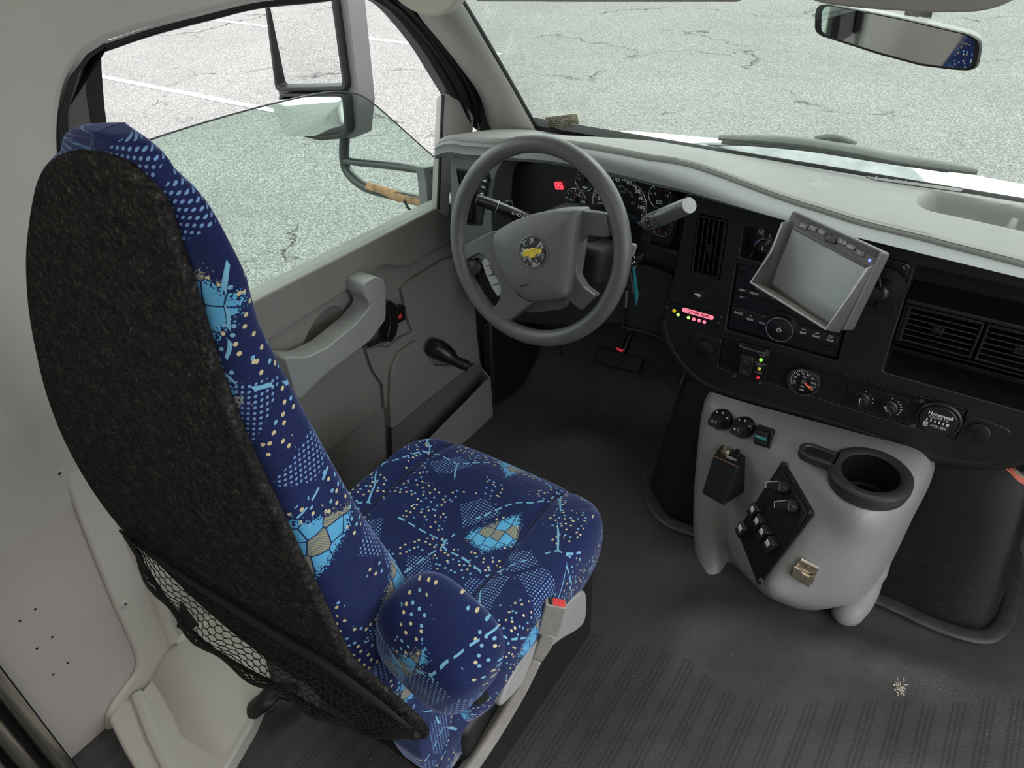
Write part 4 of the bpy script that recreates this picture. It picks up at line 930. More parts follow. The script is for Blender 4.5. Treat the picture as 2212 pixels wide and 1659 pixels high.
# trailer button, warning strip
tb = thing('trailer_button', 'square black button with a white truck symbol above the red warning strip', 'button', P(1509, 636, ('y', FY)))
x, zz = XZ(1509, 636); q = MB(); a = .0175
q.prism(fillet([V((x-a, FY-.002, zz-a)), V((x+a, FY-.002, zz-a)), V((x+a, FY-.002, zz+a)), V((x-a, FY-.002, zz+a))], .006), (0, .004, 0)); q.build('surround', M['black2'], tb, bevel=.0012)
a = .0115; q = MB(); q.prism(fillet([V((x-a, FY-.004, zz-a)), V((x+a, FY-.004, zz-a)), V((x+a, FY-.004, zz+a)), V((x-a, FY-.004, zz+a))], .003), (0, .004, 0)); bt_ = q.build('key', M['rocker'], tb, bevel=.0012)
q = MB(); q.bx(x-.003, x+.006, FY-.0046, FY-.0042, zz-.001, zz+.004); q.bx(x-.008, x-.003, FY-.0046, FY-.0042, zz+.0005, zz+.002); q.bx(x+.002, x+.005, FY-.0046, FY-.0042, zz-.003, zz-.001); q.bx(x-.002, x+.000, FY-.0046, FY-.0042, zz-.003, zz-.001); q.build('truck_symbol', M['ink'], bt_)
dw = thing('door_warning_panel', 'small black strip with a lit red DOOR AJAR sign on the dash', 'warning panel', P(1500, 680, ('y', FY)))
WY = FY-.004
o = fillet([P(a, c, ('y', WY)) for a, c in ((1438, 652), (1560, 681), (1560, 712), (1441, 680))], .012, 6)
q = MB(); q.prism(o, (0, .006, 0)); q.build('plate', M['black2'], dw, bevel=.0015)
q = MB(); o = fillet([P(a, c, ('y', WY-.0008)) for a, c in ((1474, 664), (1542, 683), (1540, 692), (1473, 673))], .0042, 5); q.prism(o, (0, .001, 0)); lp = q.build('door_ajar_light', M['led_pink'], dw)
c = P(1509, 678.5, ('y', WY-.0012)); q = MB(); q.text('DOOR AJAR', .0088, c, X1, Z1, 0, .0002, bold=.0002); q.build('lettering', mat('dark_red_lettering', (.08, .01, .015), .6), lp)
for px, m, r, lb in (((1456.5, 671), 'led_yellow', .0042, 'yellow button'), ((1465, 679.5), 'led_lime', .0036, None), ((1487.5, 686), 'led_lime', .0036, None), ((1499, 689.5), 'led_pink', .0038, None), ((1510.5, 692), 'led_pink', .0038, None), ((1521.5, 695.5), 'led_pink', .0038, None)):
    q = MB(); q.lathe([(r, 0), (r, .0012), (r*.7, .002), (.0003, .0021)], P(*px, ('y', WY)), (0, -1, 0), 16); q.build('lamp', M[m], dw, label=lb)
for px in ((1441, 664), (1552, 697)):
    q = MB(); q.lathe([(.0036, 0), (.0036, .0014), (.0008, .0018)], P(*px, ('y', WY)), (0, -1, 0), 14); q.build('screw', M['dark'], dw)

# kneeling control
kc = thing('kneeling_control', 'black kneeling control plate with a large rocker and three small lamps', 'control panel', P(1625, 785, ('y', FY)))
KY = FY-.006
o = fillet([P(a, c, ('y', KY)) for a, c in ((1601, 740), (1664, 757), (1651, 830), (1586, 812))], .002, 3)
q = MB(); q.prism(o, (0, .012, 0)); q.build('plate', M['black2'], kc, bevel=.001)
ro = [P(a, c, ('y', KY-.001)) for a, c in ((1603, 763), (1630, 767), (1621, 818), (1595, 806))]
x0 = (ro[0].x+ro[3].x)/2; x1 = (ro[1].x+ro[2].x)/2; z0, z1 = ro[3].z, ro[0].z
q = MB(); prf = [(KY+.004, z1), (KY-.004, z1), (KY-.010, z1-.006), (KY-.005, (z0+z1)/2), (KY-.0085, z0+.006), (KY-.003, z0), (KY+.004, z0)]
q.prism([V((x0, a, b)) for a, b in prf], (x1-x0, 0, 0)); rk = q.build('rocker', M['rocker'], kc, bevel=.001)
q = MB()
for i in range(4):
    for j in (0, 1):
        q.ball((x0+(x1-x0)*(i+1)/5, KY-.0092+j*.0008, z1-.010-j*.005), .0007, n=4); q.ball((x0+(x1-x0)*(i+1)/5, KY-.0078+j*.0008, z0+.009+j*.005), .0007, n=4)
q.build('grip_dots', M['inkd'], rk)
for px, m in (((1644, 777), 'led_green'), ((1640.5, 796.5), 'led_amber'), ((1637.5, 815), 'led_dred')):
    q = MB(); q.lathe([(.0036, 0), (.0034, .002), (.0018, .0038), (.0002, .004)], P(*px, ('y', KY)), (0, -1, 0), 14); q.build('lamp', M[m], kc)
q = MB(); txt(q, 'KNEELING CONTROL', .0062, (1629, 757), KY-.0003); txt(q, 'RAISE', .0055, (1647, 768), KY-.0003); txt(q, 'LOW AIR', .0055, (1643, 785), KY-.0003); txt(q, 'PRESS', .0055, (1642, 789), KY-.0003); txt(q, 'KNEEL', .0055, (1639, 805), KY-.0003); q.build('lettering', M['inkd'], kc)
for px in ((1601.5, 744), (1656, 759), (1588, 811), (1642.5, 827)):
    q = MB(); q.lathe([(.0042, 0), (.0042, .0014), (.0028, .002), (.002, .0012), (.0004, .001)], P(*px, ('y', KY)), (0, -1, 0), 16); q.build('screw', M['dark'], kc)

# air gauge
ag = thing('air_pressure_gauge', 'round air pressure gauge with an orange needle in the dash strip', 'gauge', P(1737, 822, ('y', FY)))
x, zz = XZ(1737, 822); c = V((x, FY, zz)); q = MB(); q.lathe([(.0318, -.01), (.0318, .005), (.030, .0075), (.0275, .0075), (.0265, .003), (.001, .003)], c, (0, -1, 0), 44); q.build('case', M['black2'], ag)
q = MB(); q.ring(circ(c+V((0, -.0076, 0)), X1, Z1, .0305, 44), circ(c+V((0, -.0076, 0)), X1, Z1, .0292, 44), (0, .001, 0)); q.build('bezel_ring', M['spoke'], ag)
fc_ = c+V((0, -.0034, 0)); q = MB(); ticks(q, fc_, .0258, .0222, 212, -32, 27, .00042)
for i, s_ in enumerate(('0', '10', '30', '50', '70', '90', '110', '130', '150')):
    a = math.radians((212, 197, 166, 135, 104, 73, 42, 8, -24)[i]); q.text(s_, .0058, fc_+V((math.cos(a)*.0178, -.0003, math.sin(a)*.0178)), X1, Z1, 0, .0003, bold=.00008)
q.text('AIR', .0058, fc_+V((0, -.0003, .0105)), X1, Z1, 0, .0003); q.text('PSI', .0058, fc_+V((0, -.0003, -.0125)), X1, Z1, 0, .0003); q.text('VDO', .0042, fc_+V((0, -.0003, -.0205)), X1, Z1, 0, .0003, bold=.0002); q.build('lettering', M['ink'], ag)
a = math.radians(-34); u = V((math.cos(a), 0, math.sin(a))); t = V((-math.sin(a), 0, math.cos(a))); q = MB(); q.prism([fc_+u*.0255+V((0, -.002, 0)), fc_+u*.013+t*.0022+V((0, -.002, 0)), fc_+u*.012+V((0, -.002, 0)), fc_+u*.005+t*.0016+V((0, -.002, 0)), fc_+u*.005-t*.0016+V((0, -.002, 0)), fc_+u*.013-t*.0022+V((0, -.002, 0))], (0, .0007, 0)); q.build('needle', M['orange'], ag)
q = MB(); q.lathe([(.0048, 0), (.0045, .003), (.0003, .0032)], fc_, (0, -1, 0), 20); q.build('hub', M['spoke'], ag)

# twin knob plate
kpn = thing('fan_switch_plate', 'black plate with two pointed rotary knobs in the dash strip', 'switch panel', P(1890, 872, ('y', FY)))
o = [P(a, c, ('y', FY+.001)) for a, c in ((1833, 826), (1965, 864), (1958, 902), (1826, 863))]
q = MB(); q.prism(o, (0, .004, 0)); q.build('plate', M['face'], kpn, bevel=.0008)
for px, an, ls in (((1861, 862), 95, '0123'), ((1921, 879), 125, '0-COLDER')):
    c = P(*px, ('y', FY+.001)); q = MB(); q.lathe([(.0155, 0), (.0155, .003), (.0125, .005), (.0115, .013), (.001, .0134)], c, (0, -1, 0), 24)
    a = math.radians(an); u = V((math.cos(a), 0, math.sin(a))); t = V((-math.sin(a), 0, math.cos(a)))
    q.prism([c+u*.015+t*.0035+V((0, -.004, 0)), c+u*.015-t*.0035+V((0, -.004, 0)), c-u*.0145-t*.0045+V((0, -.004, 0)), c-u*.0145+t*.0045+V((0, -.004, 0))], (0, -.014, 0), scale=.8); kk = q.build('knob', M['rocker'], kpn, bevel=.0008)
    q = MB(); q.prism([c+u*.0125+t*.0006+V((0, -.0184, 0)), c+u*.0125-t*.0006+V((0, -.0184, 0)), c+u*.001-t*.0006+V((0, -.0184, 0)), c+u*.001+t*.0006+V((0, -.0184, 0))], (0, -.0004, 0)); q.build('pointer', M['ink'], kk)
    q = MB()
    for i, s_ in enumerate(ls):
        b = math.radians((78-i*27) if len(ls) == 4 else (88-i*17)); q.text(s_, .0055, c+V((math.cos(b)*.0205, -.0004, math.sin(b)*.0205)), V((math.sin(b), 0, -math.cos(b))) if len(ls) > 4 else X1, V((math.cos(b), 0, math.sin(b))) if len(ls) > 4 else Z1, 0, .0003)
    q.build('lettering', M['ink'], kpn)

# hour meter
hm = thing('hour_meter', 'round black hour meter at the right end of the dash strip', 'gauge', P(2028, 905, ('y', FY)))
o = [P(a, c, ('y', FY+.001)) for a, c in ((1967, 862), (2083, 889), (2062, 951), (1950, 921))]
q = MB(); q.prism(fillet(o, .002), (0, .004, 0)); q.build('plate', M['black2'], hm, bevel=.0008)
x, zz = XZ(2028, 905); c = V((x, FY, zz)); q = MB(); q.lathe([(.0375, -.002), (.0375, .004), (.0355, .006), (.0335, .006), (.032, .003), (.0315, .008), (.030, .0095), (.001, .0095)], c, (0, -1, 0), 44); q.build('case', M['rocker'], hm)
q = MB(); e = c+V((0, -.0098, 0)); q.text('Honeywell', .0095, e+V((.001, 0, .0145)), X1, Z1, 0, .0003, bold=.0003); q.text('QUARTZ', .008, e+V((.0, 0, .0075)), X1, Z1, 0, .0003)
for i in range(5): q.bx(e.x-.019+i*.0068, e.x-.0168+i*.0068, e.y-.0003, e.y, e.z-.004, e.z+.0015)
q.bx(e.x+.014, e.x+.0185, e.y-.0003, e.y, e.z-.0045, e.z+.001)
q.ring([e+V((-.021, 0, -.016)), e+V((-.014, 0, -.016)), e+V((-.014, 0, -.007)), e+V((-.021, 0, -.007))], [e+V((-.0195, 0, -.0148)), e+V((-.0155, 0, -.0148)), e+V((-.0155, 0, -.0082)), e+V((-.0195, 0, -.0082))], (0, .0003, 0)); q.box(e+V((-.0175, 0, -.0115)), (.004, .0003, .0012)); q.text('HOURS', .008, e+V((.0035, 0, -.0112)), X1, Z1, 0, .0003); q.build('lettering', M['ink'], hm)
for px in ((1990, 866), (1972, 919)):
    q = MB(); q.lathe([(.0045, 0), (.0045, .0014), (.003, .0022), (.002, .0014), (.0004, .0012)], P(*px, ('y', FY+.001)), (0, -1, 0), 16); q.build('screw', M['dark'], hm)

# ------------------------------------------------------------------ monitor on its ball mount
MU = V((.873, -.485, .053)).normalized(); MV = V((.146, .352, .925)); MV = (MV-MU*MV.dot(MU)).normalized(); MNn = MU.cross(MV)*-1
MNn = MV.cross(MU)*-1 if MV.cross(MU).dot(CAM-V((.06, .12, .81))) < 0 else MV.cross(MU)
mc = P(1767, 584, ('y', .12)); MPl = (mc, MNn)
mo_ = thing('backup_monitor', 'grey backup camera monitor with a sun hood on a ball mount over the radio', 'monitor', mc)
o = fillet(PP([(1712, 452), (1905, 541), (1821, 716), (1629, 626)], MPl), .006, 4)
q = MB(); q.prism(o, -MNn*.030, scale=.97); q.build('case', M['monitor'], mo_, bevel=.004, seg=3)
q = MB(); q.prism(fillet(PP([(1721, 461), (1895, 543), (1890, 556), (1812, 520), (1718, 470)], (mc+MNn*.0008, MNn)), .001), MNn*.0005); q.build('grille', M['monpebble'], mo_)
q = MB(); q.prism(PP([(1713, 495), (1871, 580), (1797, 700), (1668, 613)], (mc+MNn*.0006, MNn)), MNn*.0012); q.build('screen', M['screen'], mo_)
q = MB(); q.prism(PP([(1717, 489), (1874, 575), (1872, 580), (1714, 495)], (mc+MNn*.001, MNn)), MNn*.003); q.prism(PP([(1668, 612), (1800, 703), (1797, 712), (1664, 622)], (mc+MNn*.001, MNn)), MNn*.006); q.build('screen_bezel', M['monitor'], mo_, bevel=.001)
hoodmb = MB()
fpl = (mc+MNn*.0005, MNn); bpl = (mc+MNn*.058, MNn)
base_ = PP([(1707, 478), (1650, 640), (1806, 722), (1889, 574)], fpl)
tip = PP([(1692, 481), (1621, 611), (1783, 712), (1881, 575)], (mc+MNn*.0, MNn))
# hood walls: left, bottom, right, standing out from the case towards the driver
def toward(px, d): return P(px[0], px[1], (mc+MNn*d, MNn))
l0, l1 = toward((1707, 478), .001), toward((1664, 622), .001)
L = [toward((1709, 476), .002), toward((1690, 481), .012), toward((1665, 545), .040), toward((1621, 610), .066), toward((1664, 622), .002)]
B_ = [toward((1664, 622), .002), toward((1621, 610), .066), toward((1783, 711), .066), toward((1812, 718), .002)]
R_ = [toward((1812, 718), .002), toward((1783, 711), .066), toward((1838, 632), .040), toward((1873, 579), .012), toward((1886, 571), .002)]
for w in (L, B_, R_): hoodmb.add(w, [list(range(len(w)))])
hoodmb.build('sun_hood', M['monitor'], mo_, solid=.003, bevel=.0008)
eg = MB(); eg.tube(L[1:4]+B_[2:3]+R_[2:4], .0016, 8); eg.build('hood_edge_highlight', M['console'], mo_)  # pale tube puts the hood rim's highlight into the colour
for i, (px, s_) in enumerate(((( 1736, 489), 'AUX'), ((1756, 494), '\u25CB\u25BD'), ((1775, 502), '\u25CB\u25B3'), ((1820, 523), 'CA/CB'), ((1838, 534), 'MENU'), ((1857, 547), '\u25CB'))):
    c = P(px[0], px[1], (mc+MNn*.001, MNn)); q = MB(); q.box(c, (.0165, .0075, .003), (MU, MV, MNn)); bo = q.build('button', M['button'], mo_, bevel=.001)
    q = MB(); q.text(s_, .0055, c+MNn*.0017, MU, MV, 0, .0002); q.build('lettering', M['ink'], bo)
c = P(1795, 518, (mc+MNn*.001, MNn)); q = MB(); q.box(c, (.022, .009, .005), (MU, MV, MNn)); q.build('power_button', M['black2'], mo_, bevel=.0015)
c = P(1799, 506, (mc+MNn*.0008, MNn)); q = MB(); q.box(c, (.006, .008, .001), (MU, MV, MNn)); q.build('sensor_window', M['deep'], mo_)
c = P(1878.5, 562.5, (mc+MNn*.0008, MNn)); q = MB(); q.lathe([(.0026, 0), (.002, .001), (.0002, .0012)], c, MNn, 12); q.build('power_lamp', M['led_blue'], mo_)
c = mc-MNn*.03+MU*.055; q = MB(); bp = P(1905, 620, ('y', FY-.012)); q.lathe([(.040, 0), (.040, .004), (.024, .008), (.020, .016)], P(1905, 622, ('y', FY-.008)), (0, -1, 0), 30); q.ball(bp+V((0, -.015, 0)), .019); q.tube([bp+V((0, -.02, 0)), bp*.6+c*.4+V((0, -.01, -.012)), c], [.012, .015, .017], 14); q.build('ball_mount', M['black2'], mo_)
q = MB(); q.tube(catmull([c+V((.01, 0, -.02)), P(1893, 590, ('y', .2)), P(1900, 640, ('y', .215)), P(1893, 662, ('y', .24))], 6), .0035, 8); q.build('cable', M['black2'], mo_)
mpt = thing('mount_plate', 'black screwed mounting plate behind the monitor', 'mounting plate', P(1930, 610, ('y', FY)))
o = fillet([V((.075, FY-.005, .690)), V((.183, FY-.005, .690)), V((.183, FY-.005, .798)), V((.075, FY-.005, .798))], .006); q = MB(); q.prism(o, (0, .005, 0)); q.build('plate', M['black2'], mpt, bevel=.001)
for px in ((1957, 576), (1937, 650)):
    q = MB(); q.lathe([(.0058, 0), (.0055, .002), (.004, .003), (.0025, .0018), (.0004, .0016)], P(*px, ('y', FY-.005)), (0, -1, 0), 18); q.build('screw', M['dark'], mpt)
# ------------------------------------------------------------------ steering wheel and column
WC = V((-.402, -.004, .797)); wt = math.radians(14); WNm = V((0, -math.cos(wt), math.sin(wt))); WV = V((0, math.sin(wt), math.cos(wt))); WU = X1
sw = thing('steering_wheel', 'grey four spoked steering wheel in front of the driver seat', 'steering wheel', WC+V((0, .12, 0)))
q = MB(); q.tube(circ(WC, WU, WV, .1755, 96), .0155, 18, closed=True); q.build('rim', M['wheel'], sw)
def wpt(px, off): return P(px[0], px[1], (WC+WNm*off, WNm))
pad = [(1063, 512), (1072, 498), (1105, 478), (1150, 462), (1200, 453), (1249, 452), (1240, 545), (1226, 640), (1205, 648), (1160, 653), (1136, 650), (1112, 630), (1090, 592), (1072, 552)]
o = fillet([wpt(k, .020) for k in pad], [.008]*len(pad), 4)
c0 = sum(o, V())/len(o)
q = MB(); rows = [[c0+(p-c0)*s+WNm*h for p in o] for s, h in ((1.0, -.045), (1.0, -.006), (.985, 0), (.94, .006), (.8, .012), (.5, .016), (.2, .018), (.02, .018))]
q.grid(rows, True, cap=True); pd_ = q.build('airbag_cover', M['pad'], sw)
def spoke(nm, px, off, th, m=M['spoke'], r=.006, bev=.005):
    z = MB(); z.prism(fillet([wpt(k, off) for k in px], r, 4), -WNm*th); return z.build(nm, m, sw, bevel=bev, seg=3)
spoke('left_spoke', [(994, 534), (1062, 500), (1085, 500), (1092, 590), (1120, 640), (1146, 655), (1100, 694), (1056, 676), (1078, 650), (1083, 622), (1062, 580), (1048, 552), (1034, 547), (996, 566)], .006, .022)
spoke('right_spoke', [(1243, 452), (1310, 462), (1316, 512), (1302, 514), (1266, 508), (1250, 522), (1244, 560), (1246, 595), (1262, 622), (1288, 640), (1256, 672), (1222, 646), (1232, 560)], .006, .022)
spoke('lower_shroud', [(1110, 640), (1225, 640), (1215, 668), (1150, 676), (1118, 668)], -.03, .02, M['spoke'])
bp_ = spoke('button_pad', [(1040, 565), (1050, 557), (1058, 566), (1066, 590), (1082, 612), (1083, 632), (1076, 642), (1062, 622), (1048, 590)], .002, .02, M['console'], .002, .002)
for a, b in (((1046, 575), (1060, 573)), ((1054, 596), (1068, 592)), ((1063, 616), (1079, 612)), ((1058, 575), (1068, 596))):
    q = MB(); q.tube([wpt(a, .0022), wpt(b, .0022)], .0007, 6); q.build('button_gap', M['deep'], bp_)
q = MB(); e = wpt((1026, 577), -.004); q.lathe([(.017, -.01), (.017, .004), (.014, .007), (.001, .008)], e, WNm, 24); q.build('round_button', M['black2'], sw)
ec = wpt((1151, 545), .0375)
q = MB(); q.lathe([(.0315, -.006), (.031, 0), (.028, .001), (.0275, -.001)], ec, WNm, 40, cap=False); er = q.build('emblem_rim', M['spoke'], sw)
m_, t_, b_ = newmat('chipped_black_chrome_emblem'); co_ = t_.co(); nz = t_.ramp(t_.noise(co_, 95, 4, .7, .8), [(.50, 0), (.56, 1)]); t_.l.new(t_.mix(nz, (.03, .03, .035), (.62, .63, .60)), b_.inputs['Base Color']); t_.l.new(nz, b_.inputs['Metallic']); b_.inputs['Roughness'].default_value = .35
q = MB(); q.lathe([(.0275, -.002), (.0262, .0005), (.001, .001)], ec, WNm, 40); q.build('emblem_disc', m_, er)
bow = [(1132, 541), (1146, 538.5), (1147, 535), (1160, 534.5), (1160.5, 538), (1171, 536.5), (1168.5, 547.5), (1157, 549.5), (1156, 556), (1143.5, 558), (1143.5, 553), (1128.5, 554)]
q = MB(); q.prism([wpt(k, .0388) for k in bow], WNm*.0014); q.build('emblem_badge', M['gold'], er, bevel=.0006, label='yellow bow shaped badge')
q = MB(); q.prism([wpt(k, .0352) for k in ((1123, 616), (1142, 613), (1142, 616), (1123, 619))], WNm*.0004); q.build('marking', M['deep'], pd_)

col = thing('steering_column', 'black steering column shroud behind the wheel', 'steering column', V((-.40, .15, .70)))
q = MB(); q.tube([WC-WNm*.03, WC-WNm*.06, WC-WNm*.12, WC-WNm*.26+V((0, 0, -.02))], [.03, .052, .062, .065], 20); q.build('shroud', M['black'], col)
q = MB(); q.box(WC-WNm*.11+V((.05, 0, -.035)), (.11, .10, .075), (WU, -WNm, WV)); q.build('lower_cover', M['deep'], col, bevel=.015, seg=3)

ts = thing('turn_signal_stalk', 'black turn signal stalk with white symbols left of the wheel hub', 'stalk', P(1080, 450, ('y', .09)))
pth = [P(1030, 431, ('y', .05)), P(1060, 441, ('y', .06)), P(1092, 453, ('y', .075)), P(1140, 472, ('y', .10)), P(1170, 490, ('y', .12))]
q = MB(); q.tube(pth[:2]+[pth[1]*.5+pth[2]*.5], [.0115, .0115, .012], 18); q.build('end_grip', M['black2'], ts, bevel=.0015)
q = MB(); q.tube([pth[1]*.5+pth[2]*.5, pth[2], pth[3], pth[4]], [.0115, .012, .011, .0095], 18); q.build('arm', M['black2'], ts)
dirn = (pth[3]-pth[1]).normalized(); vup = (CAM-pth[2]).normalized(); vup = (vup-dirn*vup.dot(dirn)).normalized(); sidev = vup.cross(dirn)
for t in (0., .014, .027):
    q = MB(); q.tube([pth[1]*.6+pth[2]*.4+dirn*t, pth[1]*.6+pth[2]*.4+dirn*(t+.0009)], .0122, 18); q.build('white_ring' if t == 0 else 'groove', M['ink'] if t == 0 else M['deep'], ts)
q = MB(); e = pth[2]*.55+pth[3]*.45+vup*.0119
for k, dx in ((0, -.006), (1, .006)):
    c = e+dirn*dx; q.ring(circ(c, dirn, -sidev, .0034, 14), circ(c, dirn, -sidev, .0023, 14), vup*.0003); q.prism([c+dirn*.005, c+dirn*.0085-sidev*.003, c+dirn*.0085+sidev*.003], vup*.0003)
for s_ in (1, -1):
    c = e+dirn*(-.004+.007*(s_ > 0))+sidev*.0075*1; q.prism([c, c+dirn*.003+sidev*.0022, c+dirn*.003-sidev*.0022], vup*.0004)
q.build('symbols', M['ink'], ts)
q = MB(); e = P(1100, 440, ('y', .085)); q.box(e, (.016, .006, .014)); q.build('washer_paddle', M['black2'], ts, bevel=.003)

gs = thing('gear_shift_lever', 'dark grey column shift lever right of the steering wheel', 'lever', P(1392, 530, ('y', .13)))
a, b = P(1398, 482, ('y', .10)), P(1488, 444, ('y', .07))
q = MB(); q.tube([a-(b-a)*.06, a, a*.9+b*.1, a*.5+b*.5, a*.06+b*.94, b], [.006, .015, .0175, .0175, .0165, .015], 20, flat=.85); kb = q.build('handle', M['spoke'], gs, bevel=.002)
q = MB(); q.tube([b, b+(b-a).normalized()*.0015], .0155, 20, flat=.85); q.build('end_cap', M['console'], kb)
for t in (.33, .37):
    q = MB(); q.tube([a*(1-t)+b*t, a*(1-t-.008)+b*(t+.008)], .0178, 20, flat=.86); q.build('groove', M['deep'], kb)
vv = (CAM-a).normalized(); dv = (b-a).normalized(); vv = (vv-dv*vv.dot(dv)).normalized(); sv_ = vv.cross(dv)
c = a*.80+b*.20+vv*.0165; q = MB(); q.box(c, (.019, .013, .003), (sv_, dv, vv)); tg = q.build('tow_switch', M['rocker'], kb, bevel=.001)
q = MB(); q.box(c+vv*.0017+sv_*.005, (.0045, .0008, .0004), (sv_, dv, vv)); q.box(c+vv*.0017+sv_*.005, (.0008, .0045, .0004), (sv_, dv, vv)); q.box(c+vv*.0017-sv_*.005, (.0008, .0045, .0004), (sv_, dv, vv)); q.build('marking', M['ink'], tg)
q = MB(); q.tube(catmull([a+V((.002, .008, -.006)), P(1398, 510, ('y', .115)), P(1390, 532, ('y', .13)), P(1378, 545, ('y', .15))], 5), .0085, 14); q.build('stem', M['black2'], gs)
q = MB(); q.tube([P(1378, 545, ('y', .15)), P(1372, 552, ('y', .16))], [.012, .016], 14); q.build('boot', M['rubber'], gs)

ky = thing('key_ring', 'bunch of keys with a teal tag hanging from the ignition', 'keys', P(1362, 600, ('y', .10)))
yk = ('y', .10)
q = MB(); q.prism(fillet(PP([(1354, 527), (1370, 529), (1373, 534), (1366, 556), (1352, 552)], yk), .003), (0, .008, 0)); k0 = q.build('ignition_key', M['buckle'], ky, bevel=.0015)
q = MB(); q.text('HD', .008, P(1360, 540, ('y', .0995)), V((.25, 0, .97)), V((-.97, 0, .25)), 0, .0003); q.build('lettering', M['deep'], k0)
q = MB(); c = P(1362, 559, yk); q.tube(circ(c, V((.97, .2, .1)), V((.1, -.3, .95)), .0085, 24), .0009, 6, closed=True); q.build('ring', M['chrome'], ky)
q = MB(); c = P(1369, 574, yk); q.tube(circ(c, V((.4, .8, .2)), V((.1, -.2, .97)), .0080, 24), .0008, 6, closed=True); q.build('ring', M['chrome'], ky)
q = MB(); q.prism(fillet(PP([(1350, 569), (1364, 566), (1366, 582), (1360, 590), (1351, 587)], yk), .003), (0, .003, 0)); q.prism(PP([(1353, 588), (1357, 588), (1353, 620), (1351, 620)], yk), (0, .0018, 0), 1); q.build('key', [M['black2'], M['brass']], ky)
q = MB(); q.prism(fillet(PP([(1351, 618), (1358, 618), (1357, 628), (1351, 628)], ('y', .101)), .001), (0, .003, 0)); q.prism(PP([(1351, 627), (1355, 627), (1353.5, 665), (1350, 665)], ('y', .1015)), (0, .0016, 0), 1); q.build('key', [M['black2'], M['steel']], ky)
q = MB(); q.prism(PP([(1361, 590), (1364, 590), (1369, 634), (1367, 636)], ('y', .103)), (0, .0016, 0)); q.build('key', M['brass'], ky)
q = MB(); q.prism(fillet(PP([(1366, 577), (1370, 577), (1378, 636), (1377, 648), (1374, 660), (1371, 640)], ('y', .099)), .0008), (0, .002, 0)); q.build('tag', M['teal'], ky, label='teal plastic tag')

# ------------------------------------------------------------------ pedals, footwell
def pedal(nm, px, y, lab, ridges=7):
    t = thing(nm, lab, 'pedal', P(px[0][0], px[0][1], ('y', y)))
    n = V((0, -.75, .66)); c = P(sum(k[0] for k in px)/4, sum(k[1] for k in px)/4, ('y', y)); pl = (c, n)
    o = PP(px, pl); z = MB(); z.prism(fillet(o, .008), -n*.014); pd2 = z.build('pad', M['rubber'], t, bevel=.003)
    for i in range(ridges):
        k = (i+.7)/(ridges+.4); a = o[0]*(1-k)+o[3]*k; b = o[1]*(1-k)+o[2]*k; z = MB(); z.tube([a*.94+b*.06+n*.001, a*.06+b*.94+n*.001], .0018, 6); z.build('tread', M['seal'], pd2)
    z = MB(); z.tube([c-n*.014, c-n*.05+V((0, .06, .12)), c+V((0, .16, .34))], .010, 10); z.build('arm', M['black2'], t)
    return t
pedal('brake_pedal', [(1288, 748), (1392, 774), (1379, 806), (1287, 783)], .50, 'wide ribbed black brake pedal under the dash', 6)
pedal('accelerator_pedal', [(1453, 826), (1486, 834), (1474, 852), (1446, 842)], .50, 'small ribbed black accelerator pedal beside the engine cover', 5)
pedal('parking_brake_pedal', [(1182, 742), (1212, 740), (1211, 766), (1196, 764)], .42, 'parking brake pedal low behind the bottom of the steering wheel', 3)
q = MB(); q.prism(PP([(1060, 700), (1180, 690), (1160, 790), (1120, 850), (1066, 880)], ('x', -.80)), (-.03, 0, 0)); tk = q.build('kick_panel', M['black'], None, bevel=.008)
tag(tk, 'black kick panel in the footwell ahead of the door', 'panel')
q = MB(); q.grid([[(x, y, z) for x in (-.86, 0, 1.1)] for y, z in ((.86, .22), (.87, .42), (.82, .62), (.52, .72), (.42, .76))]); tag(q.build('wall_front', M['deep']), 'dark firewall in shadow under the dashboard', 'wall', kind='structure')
# red tab and relay on the bracket above the pedal
q = MB(); q.prism(PP([(1330, 752), (1346, 757), (1343, 761), (1333, 756)], ('y', .47)), (0, .004, 0)); q.build
tag(q.build('red_pull_tab', M['led_dred']), 'small orange red tab above the brake pedal', 'tab')

# ------------------------------------------------------------------ engine cover
en = thing('engine_cover', 'black moulded engine cover rising from the floor under the dash', 'engine cover', (.17, .4, 0))
bo = [P(a, c, ('z', .012)) for a, c in ((1408, 1030), (1418, 1085), (1446, 1118), (1500, 1138), (1600, 1172), (1760, 1232), (1890, 1283), (2000, 1331), (2080, 1357), (2128, 1358), (2157, 1320), (2166, 1240), (2176, 1120), (2186, 1040))]
bo = [V((bo[0].x-.01, .70, 0))]+bo+[V((bo[-1].x+.005, .74, 0))]
bo = catmull(bo, 4); cxy = V((.18, .70, 0)); rows = []
for s, z in ((1.0, 0), (.992, .03), (.975, .10), (.955, .18), (.93, .27), (.905, .34), (.88, .40), (.80, .425)):
    rows.append([V((cxy.x+(p.x-cxy.x)*s, cxy.y+(p.y-cxy.y)*s+.02*z, z)) for p in bo])
q = MB(); q.grid(rows); q.build('shell', mat('black_satin_engine_cover', (.008, .0083, .0095), .42, grain=.15, gscale=300, vary=.25, vscale=5, scr=.4), en)
sp_ = [P(a, c, ('z', .012)) for a, c in ((1400, 1030), (1411, 1090), (1442, 1128), (1500, 1150), (1640, 1196), (1890, 1293), (2000, 1343), (2082, 1372), (2138, 1374), (2175, 1330), (2186, 1240), (2196, 1120), (2206, 1030))]
q = MB(); q.tube([p+V((0, 0, .004)) for p in catmull(sp_, 5)], .017, 12, flat=.35); q.build('rubber_seal', M['seal'], en)

